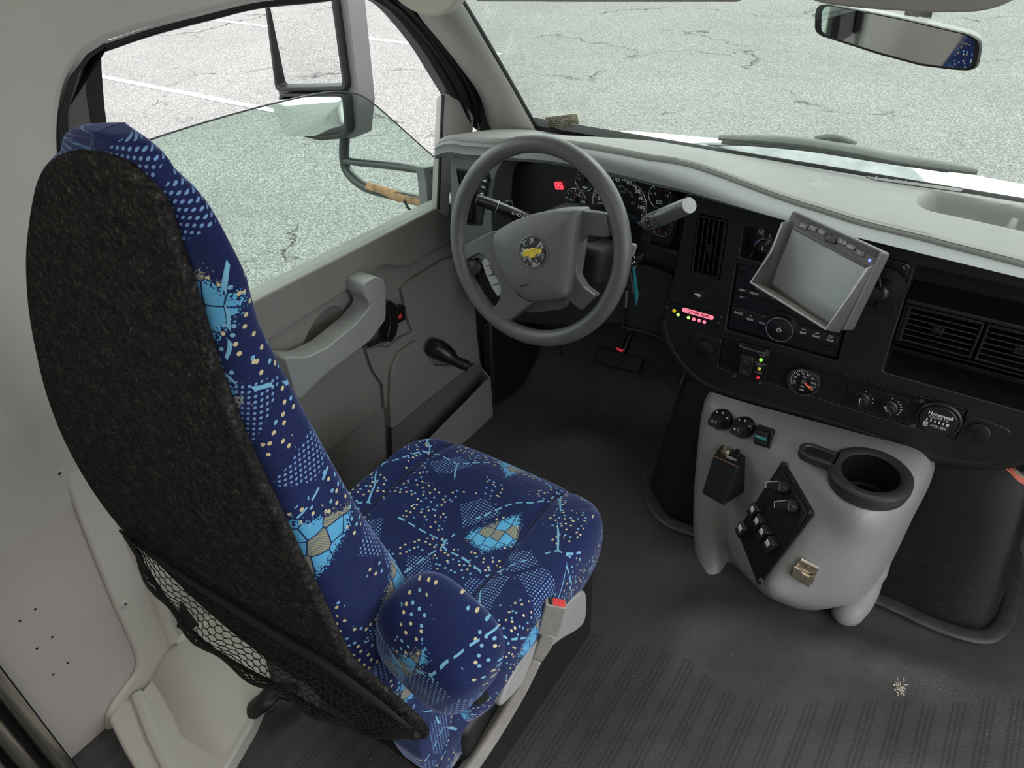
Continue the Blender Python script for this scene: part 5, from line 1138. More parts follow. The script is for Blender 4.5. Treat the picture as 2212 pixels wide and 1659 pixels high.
# wiring at the right edge
wr = thing('wiring', 'loose bundle of coloured wires under the right of the dash', 'wires', P(2200, 1020, ('y', .30)))
rr = random.Random(4)
for i, m in enumerate(('wire_o', 'wire_r', 'wire_o', 'wire_r', 'wire_o', 'wire_g', 'wire_b')):
    a = i*2.2; q = MB(); q.tube(catmull([P(2172+a, 1010-a*.2, ('y', .30+.002*(i % 3))), P(2186+a*.8, 1024-a*.6, ('y', .295)), P(2203+a*.5, 1040-a*1.0, ('y', .295)), P(2240+a, 1058-a*1.6, ('y', .30))], 5), .0016, 7); q.build('wire', M[m], wr)

# ------------------------------------------------------------------ grey console on the engine cover
cs = thing('center_console', 'grey moulded console with a cup holder between dash and floor', 'console', (.14, .12, 0))
PLN = V((-.551, -.713, .434)).normalized(); PLP = (V((.10, .06, .299)), PLN)
yy = lambda a, c, y: P(a, c, ('y', y))
pp = lambda a, c, d=-.003: P(a, c, (PLP[0]+PLN*d, PLN))
cols = []
rows = [
 [yy(1536, 846, .29), yy(1528, 844, .245), yy(1585, 862, .245), yy(1615, 871, .245), yy(1640, 878, .245), yy(1698, 893, .245), yy(1850, 935, .245), yy(2000, 973, .245), yy(2006, 975, .30)],
 [yy(1522, 862, .27), yy(1514, 868, .215), yy(1580, 887, .205), yy(1612, 896, .202), yy(1640, 904, .20), yy(1700, 914, .205), P(1860, 953, ('z', .446)), P(2011, 987, ('z', .442)), yy(2018, 984, .30)],
 [yy(1514, 925, .26), yy(1503, 935, .185), yy(1570, 950, .175), yy(1612, 955, .166), yy(1655, 958, .155), yy(1712, 962, .150), P(1860, 1015, ('z', .448)), P(2000, 1030, ('z', .438)), yy(2022, 1010, .29)],
 [yy(1506, 1010, .25), yy(1495, 1020, .165), yy(1556, 1035, .155), yy(1603, 1043, .148), pp(1648, 1050), pp(1742, 1040), P(1868, 1085, ('z', .449)), P(1984, 1072, ('z', .424)), yy(2004, 1060, .27)],
 [yy(1502, 1085, .24), yy(1490, 1092, .150), yy(1548, 1110, .145), yy(1574, 1116, .152), pp(1598, 1125), pp(1776, 1108), P(1862, 1142, ('z', .420)), P(1952, 1130, ('z', .375)), yy(1975, 1110, .26)],
 [yy(1502, 1140, .23), yy(1489, 1145, .143), yy(1552, 1158, .140), yy(1567, 1162, .180), pp(1583, 1158), pp(1766, 1140), yy(1838, 1176, .034), yy(1918, 1195, .10), yy(1948, 1170, .25)],
 [yy(1506, 1180, .22), yy(1492, 1188, .137), yy(1556, 1198, .135), yy(1570, 1190, .215), pp(1598, 1198), pp(1730, 1190), yy(1815, 1225, .036), yy(1890, 1243, .095), yy(1918, 1230, .24)],
 [yy(1510, 1205, .22), yy(1493, 1222, .131), yy(1564, 1228, .131), yy(1574, 1200, .230), pp(1622, 1245), pp(1688, 1250), yy(1775, 1285, .046), yy(1858, 1288, .095), yy(1890, 1280, .22)],
 [P(1514, 1210, ('z', .004)), P(1500, 1250, ('z', .002)), P(1566, 1258, ('z', .002)), yy(1578, 1206, .240), pp(1640, 1285), pp(1668, 1296), yy(1745, 1322, .066), yy(1836, 1308, .10), yy(1868, 1300, .21)],
 [P(1514, 1205, ('z', .0)), P(1516, 1215, ('z', .0)), P(1550, 1222, ('z', .0)), yy(1584, 1206, .250), yy(1650, 1285, .13), yy(1680, 1300, .115), yy(1745, 1325, .11), yy(1826, 1308, .13), yy(1850, 1290, .21)],
]
q = MB(); q.grid(rows); body = q.build('body', M['console'], cs, sub=3)
ca = body.data.attributes.new('crease_edge', 'FLOAT', 'EDGE')
for e in body.data.edges:
    a, b_ = sorted(e.vertices)
    if b_-a == 9 and a % 9 == 5 and 1 <= a//9 <= 5: ca.data[e.index].value = .62
bpy.context.view_layer.update(); dg = bpy.context.evaluated_depsgraph_get(); me = bpy.data.meshes.new_from_object(body.evaluated_get(dg)); body.modifiers.clear(); body.data = me
from mathutils.bvhtree import BVHTree
_bv = BVHTree.FromPolygons([v.co.copy() for v in me.vertices], [tuple(p.vertices) for p in me.polygons])
def onbody(px, py):
    d = (P(px, py, ('y', .5))-CAM).normalized(); h = _bv.ray_cast(CAM-V(cs['_o']), d); n = h[1] if h[1].dot(d) < 0 else -h[1]; return h[0]+V(cs['_o']), n
_cc = P(1880, 1024, ('z', .447))-V(cs['_o']); bm = bmesh.new(); bm.from_mesh(me)
bmesh.ops.subdivide_edges(bm, edges=[e for e in bm.edges if (e.verts[0].co-_cc).length < .10 and (e.verts[1].co-_cc).length < .10], cuts=2, use_grid_fill=True)
bmesh.ops.delete(bm, geom=[f for f in bm.faces if math.hypot(f.calc_center_median().x-_cc.x, f.calc_center_median().y-_cc.y) < .055 and f.calc_center_median().z > .40], context='FACES'); bm.to_mesh(me); bm.free()
q = MB(); q.tube(catmull([yy(1872, 1190, .235), yy(1858, 1240, .21), yy(1846, 1290, .185), P(1830, 1320, ('z', .03)), P(1825, 1332, ('z', .006))], 4), [.050]*4+[.046, .045, .044, .042]+[.040, .038, .036, .035]+[.034, .032, .027, .019, .006], 20); q.build('right_leg', M['console'], cs)
# cup holder
cz = .447; cc = P(1880, 1024, ('z', cz)); 
ch = thing('cup_holder', 'black round cup holder with a side slot on top of the grey console', 'cup holder', cc)
q = MB(); q.lathe([(.050, .003), (.054, .006), (.066, .006), (.072, .002), (.072, -.010), (.069, -.024), (.052, -.024)], cc, Z1, 48, cap=False, up=(0, 1, 0)); q.build('rim', M['rim'], ch)
q = MB(); q.lathe([(.051, .004), (.050, -.02), (.046, -.035), (.045, -.060), (.038, -.062), (.037, -.085), (.001, -.085)], cc, Z1, 40, cap=False); q.build('cup', M['black2'], ch)
q = MB(); d = (P(1775, 985, ('z', cz))-cc); d.z = 0; d.normalize(); s_ = V((-d.y, d.x, 0)); e0, e1 = cc+d*.060, cc+d*.108
outer = [e0+s_*.021]+[e1+(s_*math.cos(a)+d*math.sin(a))*.021 for a in [PI*i/10 for i in range(11)]]+[e0-s_*.021]
inner = [e0+s_*.011]+[e1+(s_*math.cos(a)+d*math.sin(a))*.011 for a in [PI*i/10 for i in range(11)]]+[e0-s_*.011]
q.ring([p+V((0, 0, -.012)) for p in outer], [p+V((0, 0, -.012)) for p in inner], (0, 0, .018)); q.build('slot_rim', M['rim'], ch, bevel=.003)
q = MB(); q.prism([p+V((0, 0, .0025)) for p in inner], (0, 0, -.003)); q.build('slot', M['deep'], ch)

# switch plate with knobs and rockers
pl_ = thing('switch_plate', 'black slanted switch plate with two knobs and five white labelled rockers on the console', 'switch panel', P(1680, 1130, PLP))
o = fillet([P(a, c, PLP) for a, c in ((1693, 994), (1759, 1109), (1640, 1266), (1594, 1146))], .006, 4)
q = MB(); q.prism([p-PLN*.003 for p in o], PLN*.006); q.build('plate', M['black2'], pl_, bevel=.001)
PT = (P(1693, 994, PLP)-P(1759, 1109, PLP)).normalized(); PR_ = PT.cross(PLN)   # along the upper right edge / across it
pq = lambda a, c, d=.003: P(a, c, (PLP[0]+PLN*d, PLN))
q = MB(); q.prism([pq(a, c) for a, c in ((1692, 1014), (1747, 1107), (1729, 1138), (1724, 1131), (1738, 1106), (1689, 1020))], PLN*.004); q.build('ridge', M['black'], pl_, bevel=.001)
for px, hd_ in (((1694, 1052), (1671, 1050)), ((1713, 1093), (1692, 1092))):
    c = pq(*px); h = (pq(*hd_)-c).normalized(); s_ = PLN.cross(h); q = MB(); q.lathe([(.0155, 0), (.0155, .004), (.0135, .010), (.012, .017), (.001, .0175)], c, PLN, 22)
    q.prism([c+h*.024+s_*.0075+PLN*.004, c+h*.024-s_*.0075+PLN*.004, c-h*.013-s_*.0115+PLN*.004, c-h*.013+s_*.0115+PLN*.004], PLN*.022, scale=.88); kn = q.build('knob', M['rocker'], pl_, bevel=.0015)
    q = MB(); q.tube([c+h*.0215+s_*.006+PLN*.0262, c+h*.0215-s_*.0055+PLN*.0262, c-h*.006-s_*.0085+PLN*.0262], .0006, 5); q.build('pointer', M['ink'], kn)
    q = MB()
    for i in range(5): e = c-h*.020+s_*(.013-.0065*i)-h*(.002*(2-abs(i-2))); q.text('OFF-HI'[i], .0045, e+PLN*.0004, s_*-1, h*-1 if False else -s_.cross(PLN)*-1, 0, .0002)
    q.build('lettering', M['inkd'], pl_)
for (px, lab) in (((1633, 1105), 0), ((1642, 1130), 0), ((1653, 1153), 0), ((1666, 1178), 0), ((1607, 1145), 0)):
    c = pq(*px); a_ = (pq(1666, 1178)-pq(1633, 1105)).normalized(); w_ = a_.cross(PLN)
    if (pq(1607, 1145)-pq(1642, 1130)).dot(w_) < 0: w_ = -w_
    # profile across: a raised rocker tipped up on its far end
    w2 = w_; hw = .0101
    pr_ = [(-.018, 0), (-.019, .014), (-.015, .0185), (-.002, .0150), (.010, .0085), (.017, .006), (.018, 0)]
    z = MB(); z.prism([c+w2*a+PLN*h_-a_*hw for a, h_ in pr_], a_*(2*hw)); rk = z.build('rocker_switch', M['rocker'], pl_, bevel=.001)
    nrm = (PLN*.012+w2*.005).normalized(); e = c-w2*.0065+PLN*.0168; tt = nrm.cross(a_)
    z = MB(); z.box(e, (.0105, .0125, .0010), (a_, tt, nrm)); z.build('label_window', [M['label'], M['inkd']], rk)
    z = MB()
    for i in range(4):
        for j in (0, 1): z.ball(c+w2*(.0005+.003*j)+PLN*(.0142-.0016*j)+a_*(-.006+.004*i), .0007, n=4)
    z.build('grip_dots', M['inkd'], rk)
q = MB(); c = pq(1654, 1092); q.ring(circ(c, PLN.cross(Z1).normalized(), PLN.cross(PLN.cross(Z1)).normalized(), .005, 16, .0065), circ(c, PLN.cross(Z1).normalized(), PLN.cross(PLN.cross(Z1)).normalized(), .0036, 16, .005), PLN*.002); q.build('pilot_lamp', M['black2'], pl_)
for px in ((1696, 1003), (1750, 1107), (1643, 1253)):
    q = MB(); q.lathe([(.0050, 0), (.0048, .0016), (.003, .0026), (.0018, .0016), (.0003, .0015)], pq(*px), PLN, 16); q.build('screw', M['dark'], pl_)

# two rotary switches, a rocker and the control box on the console's driver side
LN = V((-.22, -.90, .38)).normalized()
def onleft(a, c, off=0):
    y = .190 if c < 960 else .168
    return P(a, c, (P(1575, 925, ('y', .176))+LN*off, LN))
for i, (px, lb) in enumerate((((1557, 907), 'black round rotary switch, the left of two, at the top of the console'), ((1605, 924), 'black round rotary switch beside the green lit rocker on the console'))):
    c = onleft(*px); rt = thing('rotary_switch', lb, 'switch', c, 'rotary switches on the console')
    u, w, d = frame(LN); q = MB(); q.lathe([(.0225, -.012), (.0225, .003), (.0205, .006), (.015, .005), (.001, .005)], c, LN, 32); bz = q.build('bezel', M['black2'], rt)
    e = c+LN*.004-V((0, 0, .002)); q = MB(); q.lathe([(.0125, 0), (.0122, .010), (.0112, .010), (.0112, .014), (.0104, .014), (.0100, .030), (.0085, .032), (.001, .0322)], e, (LN+V((-.05, 0, .02))).normalized(), 28); kn = q.build('knob', M['rocker'], rt)
    q = MB(); q.ball(e+LN*.032+V((0, 0, .004)), .0018, n=6); q.build('pointer_dot', M['ink'], kn)
    q = MB(); upv = (Z1-LN*LN.z).normalized(); rv = upv.cross(LN)
    for k, a in enumerate((50, 95, 140)):
        a = math.radians(a); f = c+rv*(math.cos(a)*.0178)*-1+upv*(math.sin(a)*.0178)+LN*.0062
        if k == 1: q.ring(circ(f, rv, upv, .0022, 10), circ(f, rv, upv, .0012, 10), LN*.0003)
        else: q.ball(f, .0017, n=6)
    q.build('marks', M['ink'], bz)
c = onleft(1646, 943); rs = thing('rocker_switch', 'small black rocker switch with a teal lens at the top of the console', 'switch', c)
upv = (Z1-LN*LN.z).normalized(); rv = LN.cross(upv)*-1
q = MB(); q.prism(fillet([onleft(a, b, .004) for a, b in ((1634, 918), (1668, 930), (1662, 970), (1627, 958))], .002), -LN*.016); q.build('frame', M['black2'], rs, bevel=.0015)
o = [onleft(a, b, .006) for a, b in ((1637, 926), (1661, 934), (1656, 963), (1631, 955))]
q = MB(); q.prism(o[:2]+[o[1]*.55+o[2]*.45, o[0]*.55+o[3]*.45], LN*.007, scale=.92); q.prism([o[0]*.45+o[3]*.55, o[1]*.45+o[2]*.55, o[2], o[3]], LN*.002); rk = q.build('rocker', M['rocker'], rs, bevel=.001)
q = MB(); q.prism([o[0]*.62+o[3]*.38+LN*.006, o[1]*.62+o[2]*.38+LN*.006, o[1]*.38+o[2]*.62+LN*.004, o[0]*.38+o[3]*.62+LN*.004], LN*.0015); q.prism([o[0]*.45+o[1]*.1+o[3]*.45+LN*.0072, o[1]*.42+o[0]*.08+o[2]*.5+LN*.0065, o[1]*.40+o[0]*.1+o[2]*.5+LN*.0066, o[0]*.43+o[1]*.1+o[3]*.47+LN*.0073], LN*.0012, 1); q.build('lens', [M['tealsw'], M['ink']], rk, label='teal lens')

bc, _bn = onbody(1578, 1015); BN = (_bn+V((-.25, -.86, .44)).normalized()*1.5).normalized()
bx_ = thing('control_box', 'small black metal box with a round socket mounted on the console', 'box', bc)
bpl = lambda d: (bc+BN*d, BN)
q = MB(); q.prism(PP([(1550, 955), (1628, 988), (1618, 1062), (1590, 1066), (1535, 1040)], bpl(.003)), -BN*.005); q.build('mounting_flange', M['box'], bx_, bevel=.001)
fr = PP([(1541, 985), (1594, 1009), (1563, 1092), (1516, 1066)], bpl(.060)); tb_ = PP([(1561, 960), (1612, 982), (1608, 1062), (1545, 1040)], bpl(.004))
q = MB(); q.add(fr+tb_, [(0, 1, 2, 3), (7, 6, 5, 4), (0, 4, 5, 1), (1, 5, 6, 2), (2, 6, 7, 3), (3, 7, 4, 0)]); q.build('case', M['box'], bx_, bevel=.0015)
tn = ((fr[1]-fr[0]).cross(tb_[0]-fr[0])).normalized(); tn = tn if tn.z > 0 else -tn
tc = (fr[0]+fr[1]+tb_[0]+tb_[1])/4
q = MB(); q.tube([fr[0]+tn*.0006, fr[1]+tn*.0006], .0011, 6); q.tube([fr[0]+tn*.0006, tb_[0]+tn*.0006], .0008, 6); q.build('worn_edge', M['copper'], bx_)
tu = (fr[1]-fr[0]).normalized(); tv = tn.cross(tu)
e = tc-tu*.012+tv*.004; q = MB(); q.lathe([(.0115, 0), (.0115, .004), (.0095, .010), (.0085, .010), (.0075, .004), (.0005, .004)], e, tn, 24); so = q.build('socket', M['brass'], bx_, label='round nickel socket')
q = MB()
for a in range(4): q.ball(e+(tu*math.cos(a*PI/2)+tv*math.sin(a*PI/2))*.004+tn*.005, .0013, n=6)
q.build('pin', M['deep'], so)
e = tc+tu*.013+tv*.004; q = MB(); q.lathe([(.009, 0), (.009, .002), (.006, .003), (.005, .010), (.0055, .016), (.003, .018), (.0003, .0182)], e, tn, 18); q.build('toggle_button', M['black2'], bx_)
q = MB(); e2 = tc+tu*.008-tv*.009; q.ring(circ(e2+tn*.0003, tu, tv, .013, 24, .0042), circ(e2+tn*.0003, tu, tv, .0122, 24, .0036), tn*.0003); [q.box(e2+tu*(-.0075+.0025*i)+tn*.0005, (.0014, .0026, .0003), (tu, tv, tn)) for i in range(7)]
for i in range(5): q.box(tc+tu*(.008+.0025*i)-tv*.003+tn*.0005, (.0008, .003, .0003), (tu, tv, tn))
q.build('lettering', M['ink'], bx_)
for px in ((1550, 968), (1620, 1004), (1602, 1060)):
    q = MB(); q.lathe([(.005, 0), (.0048, .002), (.003, .003), (.0003, .0025)], P(px[0], px[1], bpl(.003)), BN, 14); q.build('screw', M['dark'], bx_)

# latch
FN = onbody(1737, 1234)[1]; lc = onbody(1737, 1234)[0]; lt = thing('latch', 'small worn metal latch on the front of the console', 'latch', lc)
lpl = lambda d: (lc+FN*d, FN)
q = MB(); q.prism(PP([(1728, 1206), (1768, 1226), (1754, 1262), (1706, 1236)], lpl(.0)), FN*.003); q.build('base_plate', M['brass'], lt, bevel=.0008)
q = MB(); q.prism(fillet(PP([(1714, 1219), (1728, 1226), (1733, 1234), (1748, 1242), (1760, 1240), (1746, 1265), (1708, 1240)], lpl(.004)), .002), FN*.006); q.build('hasp', M['brass'], lt, bevel=.001)
q = MB(); q.tube(PP([(1729, 1208), (1766, 1226)], lpl(.006)), .0035, 8); q.lathe([(.004, 0), (.004, .003), (.0004, .0035)], P(1744, 1224, lpl(.003)), FN, 12); q.build('hinge_pin', M['brass'], lt)

q = MB(); rr = random.Random(2); c0 = P(1944, 1485, ('z', .001))
for i in range(34):
    a = rr.uniform(0, 2*PI); r_ = rr.uniform(0, 1)**.6; p = c0+V((math.cos(a)*r_*.011, math.sin(a)*r_*.022, 0)); b_ = rr.uniform(0, PI); l = rr.uniform(.002, .005); zz = floor_z(p.x, p.y)+.0012
    q.tube([V((p.x-math.cos(b_)*l, p.y-math.sin(b_)*l, zz)), V((p.x, p.y, zz+.0006)), V((p.x+math.cos(b_+.8)*l, p.y+math.sin(b_+.8)*l, zz))], .0008, 5)
tag(q.build('dried_spill', M['debris']), 'small crusty white spill on the black floor mat', 'stain', kind='stuff')
# ------------------------------------------------------------------ driver's seat
st = thing('driver_seat', 'driver seat in blue patterned cloth with a charcoal felt back', 'seat', (-.38, -.40, 0))
def sgp(t, p): return math.copysign(abs(t)**p, t)
# cushion: rings from the centre outwards and down the side
CX0, CY0, CHW, CHL, CTZ = -.372, -.360, .232, .262, .385
def plan(a, s=1.0):
    c, s_ = math.cos(a), math.sin(a); e = .42
    x, y = sgp(c, e)*CHW, sgp(s_, e)*CHL
    if s_ > 0: x *= 1-.10*(max(0, s_)**3)
    return x*s, y*s
def ctop(x, y):
    z = CTZ-.020*math.exp(-(x/.13)**2-((y+.02)/.16)**2)+.014*max(0, abs(x)-.13)/.1
    z -= .05*max(0, (y-.10)/.16)**2.2+.0
    for sx in (-.165+.012*y, .118-.03*y): z -= .009*math.exp(-((x-sx)/.008)**2)
    return z
NA = 120; rows, uv = [], []
for k in range(25):
    s = k/24*.93; r, u_ = [], []
    for i in range(NA):
        x, y = plan(2*PI*i/NA, max(s, .001)); r.append(V((CX0+x, CY0+y, ctop(x, y)))); u_.append((x, y))
    rows.append(r); uv += u_
for k, (s, dz) in enumerate(((.965, -.008), (.99, -.024), (1.005, -.048), (1.005, -.08), (.99, -.115), (.965, -.145), (.93, -.155))):
    r = []
    for i in range(NA):
        x, y = plan(2*PI*i/NA, s); x2, y2 = plan(2*PI*i/NA, .93); r.append(V((CX0+x, CY0+y, ctop(x2, y2)+dz))); l = math.hypot(x2, y2); e = (-dz+.0); uv.append((x2*(1+e/l), y2*(1+e/l)))
    rows.append(r)
q = MB(); q.grid(rows, True, cap=True, uvs=uv); cu = q.build('cushion', M['fabric'], st, sub=1)
for sx in (-.165, .118):
    q = MB(); q.tube([V((CX0+sx+(.012 if sx < 0 else -.03)*y, CY0+y, ctop(sx+(.012 if sx < 0 else -.03)*y, y)+.0035)) for y in [-.24+.46*i/30 for i in range(31)]], .0022, 6)
    q.build('seam', M['piping'], cu)
# back: horizontal sections
BY = -.768
_dl = [P(a, c, ('y', -.750)) for a, c in ((60, 520), (64, 470), (74, 405), (86, 376), (104, 348), (134, 324), (170, 300), (209, 287), (262, 280))]
_dr = [P(a, c, ('y', -.728)) for a, c in ((567, 649), (546, 567), (513, 480), (495, 435), (465, 387), (429, 350), (384, 320), (341, 298), (305, 286), (262, 280))]
def _sm(l, z):
    o = sorted((p.z, p.x) for p in l); return sum(lerp(o, z+d) for d in (-.012, -.006, 0, .006, .012))/5
ZT0, ZTOP = 1.203, 1.232
def dome(z):
    if z <= ZT0: return _sm(_dl, z), _sm(_dr, z)
    l, r = _sm(_dl, ZT0), _sm(_dr, ZT0); t = min(1, (z-ZT0)/(ZTOP-ZT0)); k = math.sqrt(max(0, 1-t*t)); c = (l+r)/2+.016*t; h = (r-l)/2
    return c-h*k-.001, c+h*k+.001
def bw(z):   # right edge, left edge, front y
    R_ = lerp([(.30, -.19), (.42, -.175), (.55, -.168), (.75, -.185), (.90, -.200), (1.05, -.207), (1.10, -.209)], z)
    L_ = lerp([(.30, -.61), (.55, -.63), (.72, -.640), (.85, -.620), (.95, -.580), (1.05, -.520), (1.10, -.485)], z)
    if z > 1.06:
        L2, R2 = dome(z); k = min(1, (z-1.06)/.06); L_ += (L2-L_)*k; R_ += (R2-R_)*k
    f = lerp([(.30, -.56), (.42, -.585), (.60, -.60), (.70, -.625), (.80, -.655), (.90, -.676), (1.05, -.705), (1.12, -.715), (1.19, -.728), (1.23, -.742)], z)
    return L_, R_, f
rows, uv = [], []; NB = 72; zs = [.60+.50*i/30 for i in range(31)]+[1.10+(ZTOP-1.10)*math.sin(PI/2*i/20) for i in range(1, 21)]
arc = 0; pz = zs[0]
for z in zs:
    L_, R_, f = bw(z); r = []; arc += abs(z-pz); pz = z
    cxm = (L_+R_)/2; hw = max(.002, (R_-L_)/2); hd_ = (f-BY)/2; cy = (f+BY)/2
    per = 0; prev = None; us = []
    for i in range(NB):
        a = 2*PI*i/NB-PI/2
        e = lerp([(.9, .42), (1.04, .55), (1.12, .8), (1.25, .95)], z); x = sgp(math.cos(a), e)*hw; y = sgp(math.sin(a), e)*hd_
        if y > 0: y -= .018*math.exp(-(x/(hw*.6+1e-4))**2)*min(1, hw/.1)
        p = V((cxm+x, cy+y, z))
        if prev is not None: per += (p-prev).length
        prev = p; us.append(per); r.append(p)
    rows.append(r); uv += [(k+.62, arc+.47) for k in us]
q = MB(); q.grid(rows, True, cap=True, uvs=uv); q.build('backrest', M['fabric'], st)
# felt panel on the back
cp = [(185, 328), (227, 335), (266, 356), (302, 390), (332, 422), (350, 452), (365, 495), (380, 546), (402, 607), (432, 700), (462, 800), (500, 900), (542, 1000), (590, 1100), (640, 1205), (692, 1312), (752, 1430), (830, 1500), (920, 1588), (880, 1596), (800, 1560), (700, 1500), (600, 1440), (460, 1330), (350, 1225), (262, 1140), (196, 1052), (140, 952), (101, 852), (76, 752), (60, 655), (55, 560), (60, 490), (72, 415), (86, 375), (104, 349), (139, 330)]
cps = catmull(PP(cp, ('y', BY-.004)), 3, True)
q = MB(); q.prism([p+V((0, .010, 0)) for p in cps], (0, -.012, 0)); fb = q.build('felt_back', M['carpet'], st, bevel=.005, seg=3)
# net pocket: a hexagon net over a bulging surface
tope = catmull(PP([(268, 1140), (340, 1195), (430, 1255), (520, 1310), (620, 1372), (700, 1418), (770, 1470), (840, 1520), (915, 1582)], ('y', BY-.010)), 6)
lowpx = [(276, 1165), (325, 1245), (385, 1330), (445, 1392), (520, 1440), (600, 1482), (680, 1530), (760, 1570), (830, 1590), (900, 1588)]
lowe = catmull(PP(lowpx, ('y', BY-.030)), 6)
def samp(pl, t):
    f = t*(len(pl)-1); i = min(int(f), len(pl)-2); return pl[i].lerp(pl[i+1], f-i)
def netp(u, v):
    p = samp(tope, u).lerp(samp(lowe, u), v); d = (CAM-p).normalized()
    return p+V((0, -1, 0))*(.030*math.sin(PI*min(1, v))*math.sin(PI*u)**.7+.004*math.sin(u*34+v*5)*math.sin(PI*v))
hx = MB(); NU, NV = 84, 20; verts = {}; bmn = bmesh.new()
vid = {}
def hv(i, j):
    if (i, j) not in vid:
        u = i/(NU*1.0); v = j/(NV*3.0); vid[(i, j)] = bmn.verts.new(netp(min(1, max(0, u)), min(1, max(0, v)))-V(st['_o']))
    return vid[(i, j)]
for r in range(NV):
    for c in range(NU//2):
        i0 = c*2+(r % 2); j0 = r*3
        ks = [(i0+1, j0), (i0+2, j0+1), (i0+2, j0+3), (i0+1, j0+4), (i0, j0+3), (i0, j0+1)]
        if i0+2 <= NU and j0+4 <= NV*3:
            try: bmn.faces.new([hv(*k) for k in ks])
            except ValueError: pass
me = bpy.data.meshes.new('storage_net'); bmn.to_mesh(me); bmn.free(); me.materials.append(M['net'])
no = bpy.data.objects.new('storage_net', me); COL.objects.link(no); no.parent = st
md = no.modifiers.new('wire', 'WIREFRAME'); md.thickness = .0016; md.use_even_offset = False; md.use_replace = True
q = MB(); q.tube([p+V((0, -.006, 0)) for p in tope], [.002+.0035*math.sin(PI*i/(len(tope)-1)) for i in range(len(tope))], 8); q.build('net_hem', M['net'], st)
q = MB(); q.tube(lowe, .003, 6); q.build('net_edge', M['net'], st)
# armrest stub beside the back
ar = thing_part = None
AC = P(948, 1386, ('x', -.115))
q = MB(); ax_ = (V((.96, -.10, -.25)).normalized(), V((.10, .99, .0)).normalized(), V((.25, 0, .97)).normalized())
b0 = len(q.v); q.ball(AC, .076, .056, .062, 22, ax_, p=.62)
for i, p in enumerate(q.v): d = p-AC; q.uv[i] = (d.dot(ax_[0])+2+.3*d.dot(ax_[1]), d.dot(ax_[2])+d.dot(ax_[1])*.9)
q.build('armrest', M['fabric'], st)
# skirt of the seat cover below the back
sk = catmull([P(a, c, ('x', -.178)) for a, c in ((770, 1395), (800, 1330), (900, 1400), (1010, 1490), (1075, 1470), (1040, 1560), (985, 1660), (940, 1680), (905, 1640), (896, 1590), (830, 1490))], 3, True)
q = MB(); n_ = len(sk); c_ = sum(sk, V())/n_
rows = [[c_+(p-c_)*s_+V((h_, 0, 0)) for p in sk] for s_, h_ in ((1, -.05), (1, -.012), (.97, -.003), (.9, .002), (.6, .004), (.05, .004))]
q.grid(rows, True, cap=True, uvs=[(p.y+3.1, p.z+.2) for r in rows for p in r]); q.build('cover_skirt', M['fabric'], st)
# base
q = MB(); q.bx(CX0-.20, CX0+.205, CY0-.24, CY0+.20, .0, .25); q.build('base', M['seatblk'], st, bevel=.02, seg=3)
o = catmull([P(a, c, ('x', -.150)) for a, c in ((1272, 1215), (1276, 1240), (1262, 1262), (1200, 1330), (1130, 1410), (1050, 1520), (1030, 1500), (1120, 1370), (1210, 1270))], 4, True)
q = MB(); q.prism(o, (-.05, 0, 0)); q.build('side_valance', M['seatblk'], st, bevel=.008, seg=3)
o = catmull([P(a, c, ('x', -.140)) for a, c in ((1258, 1278), (1268, 1300), (1264, 1340), (1246, 1362), (1190, 1400), (1110, 1500), (1080, 1520), (1140, 1400), (1200, 1330))], 4, True)
q = MB(); q.prism(o, (-.03, 0, 0)); q.build('side_shield', M['shield'], st, bevel=.008, seg=3, label='light grey side shield')

# belt buckle on its stalk
bu = thing('seat_belt_buckle', 'grey seat belt buckle with a red button on a stiff stalk', 'seat belt buckle', P(1020, 1650, ('x', -.16)))
pa = [P(985, 1700, ('x', -.165)), P(1060, 1590, ('x', -.155)), P(1120, 1490, ('x', -.145)), P(1158, 1420, ('x', -.138)), P(1175, 1385, ('x', -.134)), P(1183, 1362, ('x', -.132))]
q = MB(); q.tube(catmull(pa[:4], 5), [.017]*11+[.0165, .016, .0155, .015, .0145], 4, flat=.75); q.build('stalk', M['buckle'], bu, bevel=.004)
q = MB(); q.tube(pa[3:], [.015, .019, .0195], 4, flat=.8); q.build('sleeve', M['buckle'], bu, bevel=.003)
top_ = P(1200, 1304, ('x', -.128)); dv = (top_-pa[5]).normalized(); uu = (RIGHT-dv*RIGHT.dot(dv)).normalized(); ww = dv.cross(uu)
q = MB(); q.box((top_+pa[5])/2, (.036, .022, (top_-pa[5]).length+.006), (uu, ww, dv)); q.build('housing', M['buckle'], bu, bevel=.003, seg=3)
q = MB(); q.box(top_+dv*.0030+uu*.005, (.021, .018, .003), (uu, ww, dv)); q.build('release_button', M['red'], bu, bevel=.001, label='red release button')
q = MB(); q.box(top_+dv*.0025-uu*.010, (.006, .016, .003), (uu, ww, dv)); q.build('tongue_slot', M['deep'], bu)

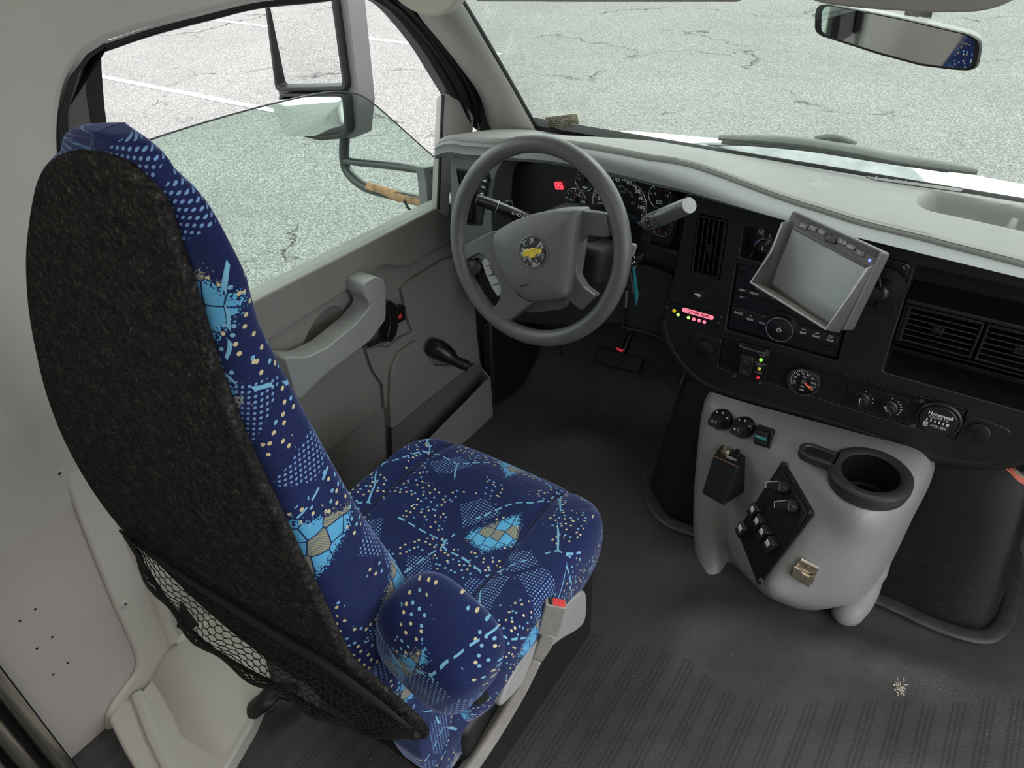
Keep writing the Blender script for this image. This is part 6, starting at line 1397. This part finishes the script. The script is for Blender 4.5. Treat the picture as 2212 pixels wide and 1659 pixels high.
# ribbed metal post at the lower left
po = thing('partition_post', 'ribbed brushed metal post in the lower left corner behind the seat', 'post', P(60, 1600, ('x', -.83)))
def vpost(a, c, r, m, nm, x=-.83, sh=1.0):
    b = P(a, c, ('x', x)); q = MB(); q.tube([V((b.x, b.y, -.0)), V((b.x, b.y, 1.70))], r, 16, flat=sh); return q.build(nm, m, po)
vpost(8, 1490, .013, M['steel'], 'rib', -.82); vpost(2, 1585, .012, M['steel'], 'rib', -.815); vpost(-30, 1640, .012, M['steel'], 'rib', -.81)
b = P(70, 1560, ('x', -.845)); q = MB(); q.bx(-.868, -.842, b.y-.12, b.y+.012, 0, 1.70); q.build('channel', M['deep'], po)

# ------------------------------------------------------------------ light
w = bpy.data.worlds.new('sky'); SC.world = w; w.use_nodes = True; nt = w.node_tree; bg = nt.nodes['Background']
tc_ = nt.nodes.new('ShaderNodeTexCoord'); sp = nt.nodes.new('ShaderNodeSeparateXYZ'); nt.links.new(tc_.outputs['Generated'], sp.inputs[0])
rp_ = nt.nodes.new('ShaderNodeValToRGB'); nt.links.new(sp.outputs[2], rp_.inputs[0]); e = rp_.color_ramp.elements; e[0].position = 0; e[0].color = (.80, .88, .98, 1); e[1].position = .6; e[1].color = (1, 1, 1, 1)
nt.links.new(rp_.outputs[0], bg.inputs[0]); bg.inputs[1].default_value = 3.0
sl = bpy.data.lights.new('sun', 'SUN'); sl.energy = 2.0; sl.angle = math.radians(25); sl.color = (1, .98, .94); so_ = bpy.data.objects.new('sun', sl); COL.objects.link(so_)
so_.rotation_euler = (math.radians(-40), math.radians(12), 0)
al = bpy.data.lights.new('interior_fill', 'AREA'); al.shape = 'RECTANGLE'; al.size = 1.4; al.size_y = .5; al.energy = 7; al.color = (1, .97, .92); ao = bpy.data.objects.new('interior_fill', al); COL.objects.link(ao); ao.location = (.45, -1.35, 1.72)  # added fill light above and behind the camera, brightens the interior; no real fixture
SC.view_settings.view_transform = 'Standard'; SC.view_settings.look = 'None'; SC.view_settings.gamma = 1; SC.view_settings.exposure = 0
SC.view_settings.use_curve_mapping = False
SC.cycles.max_bounces = 8; SC.cycles.transparent_max_bounces = 12; SC.cycles.use_denoising = True
for o in bpy.data.objects:
    if '_o' in o: del o['_o']
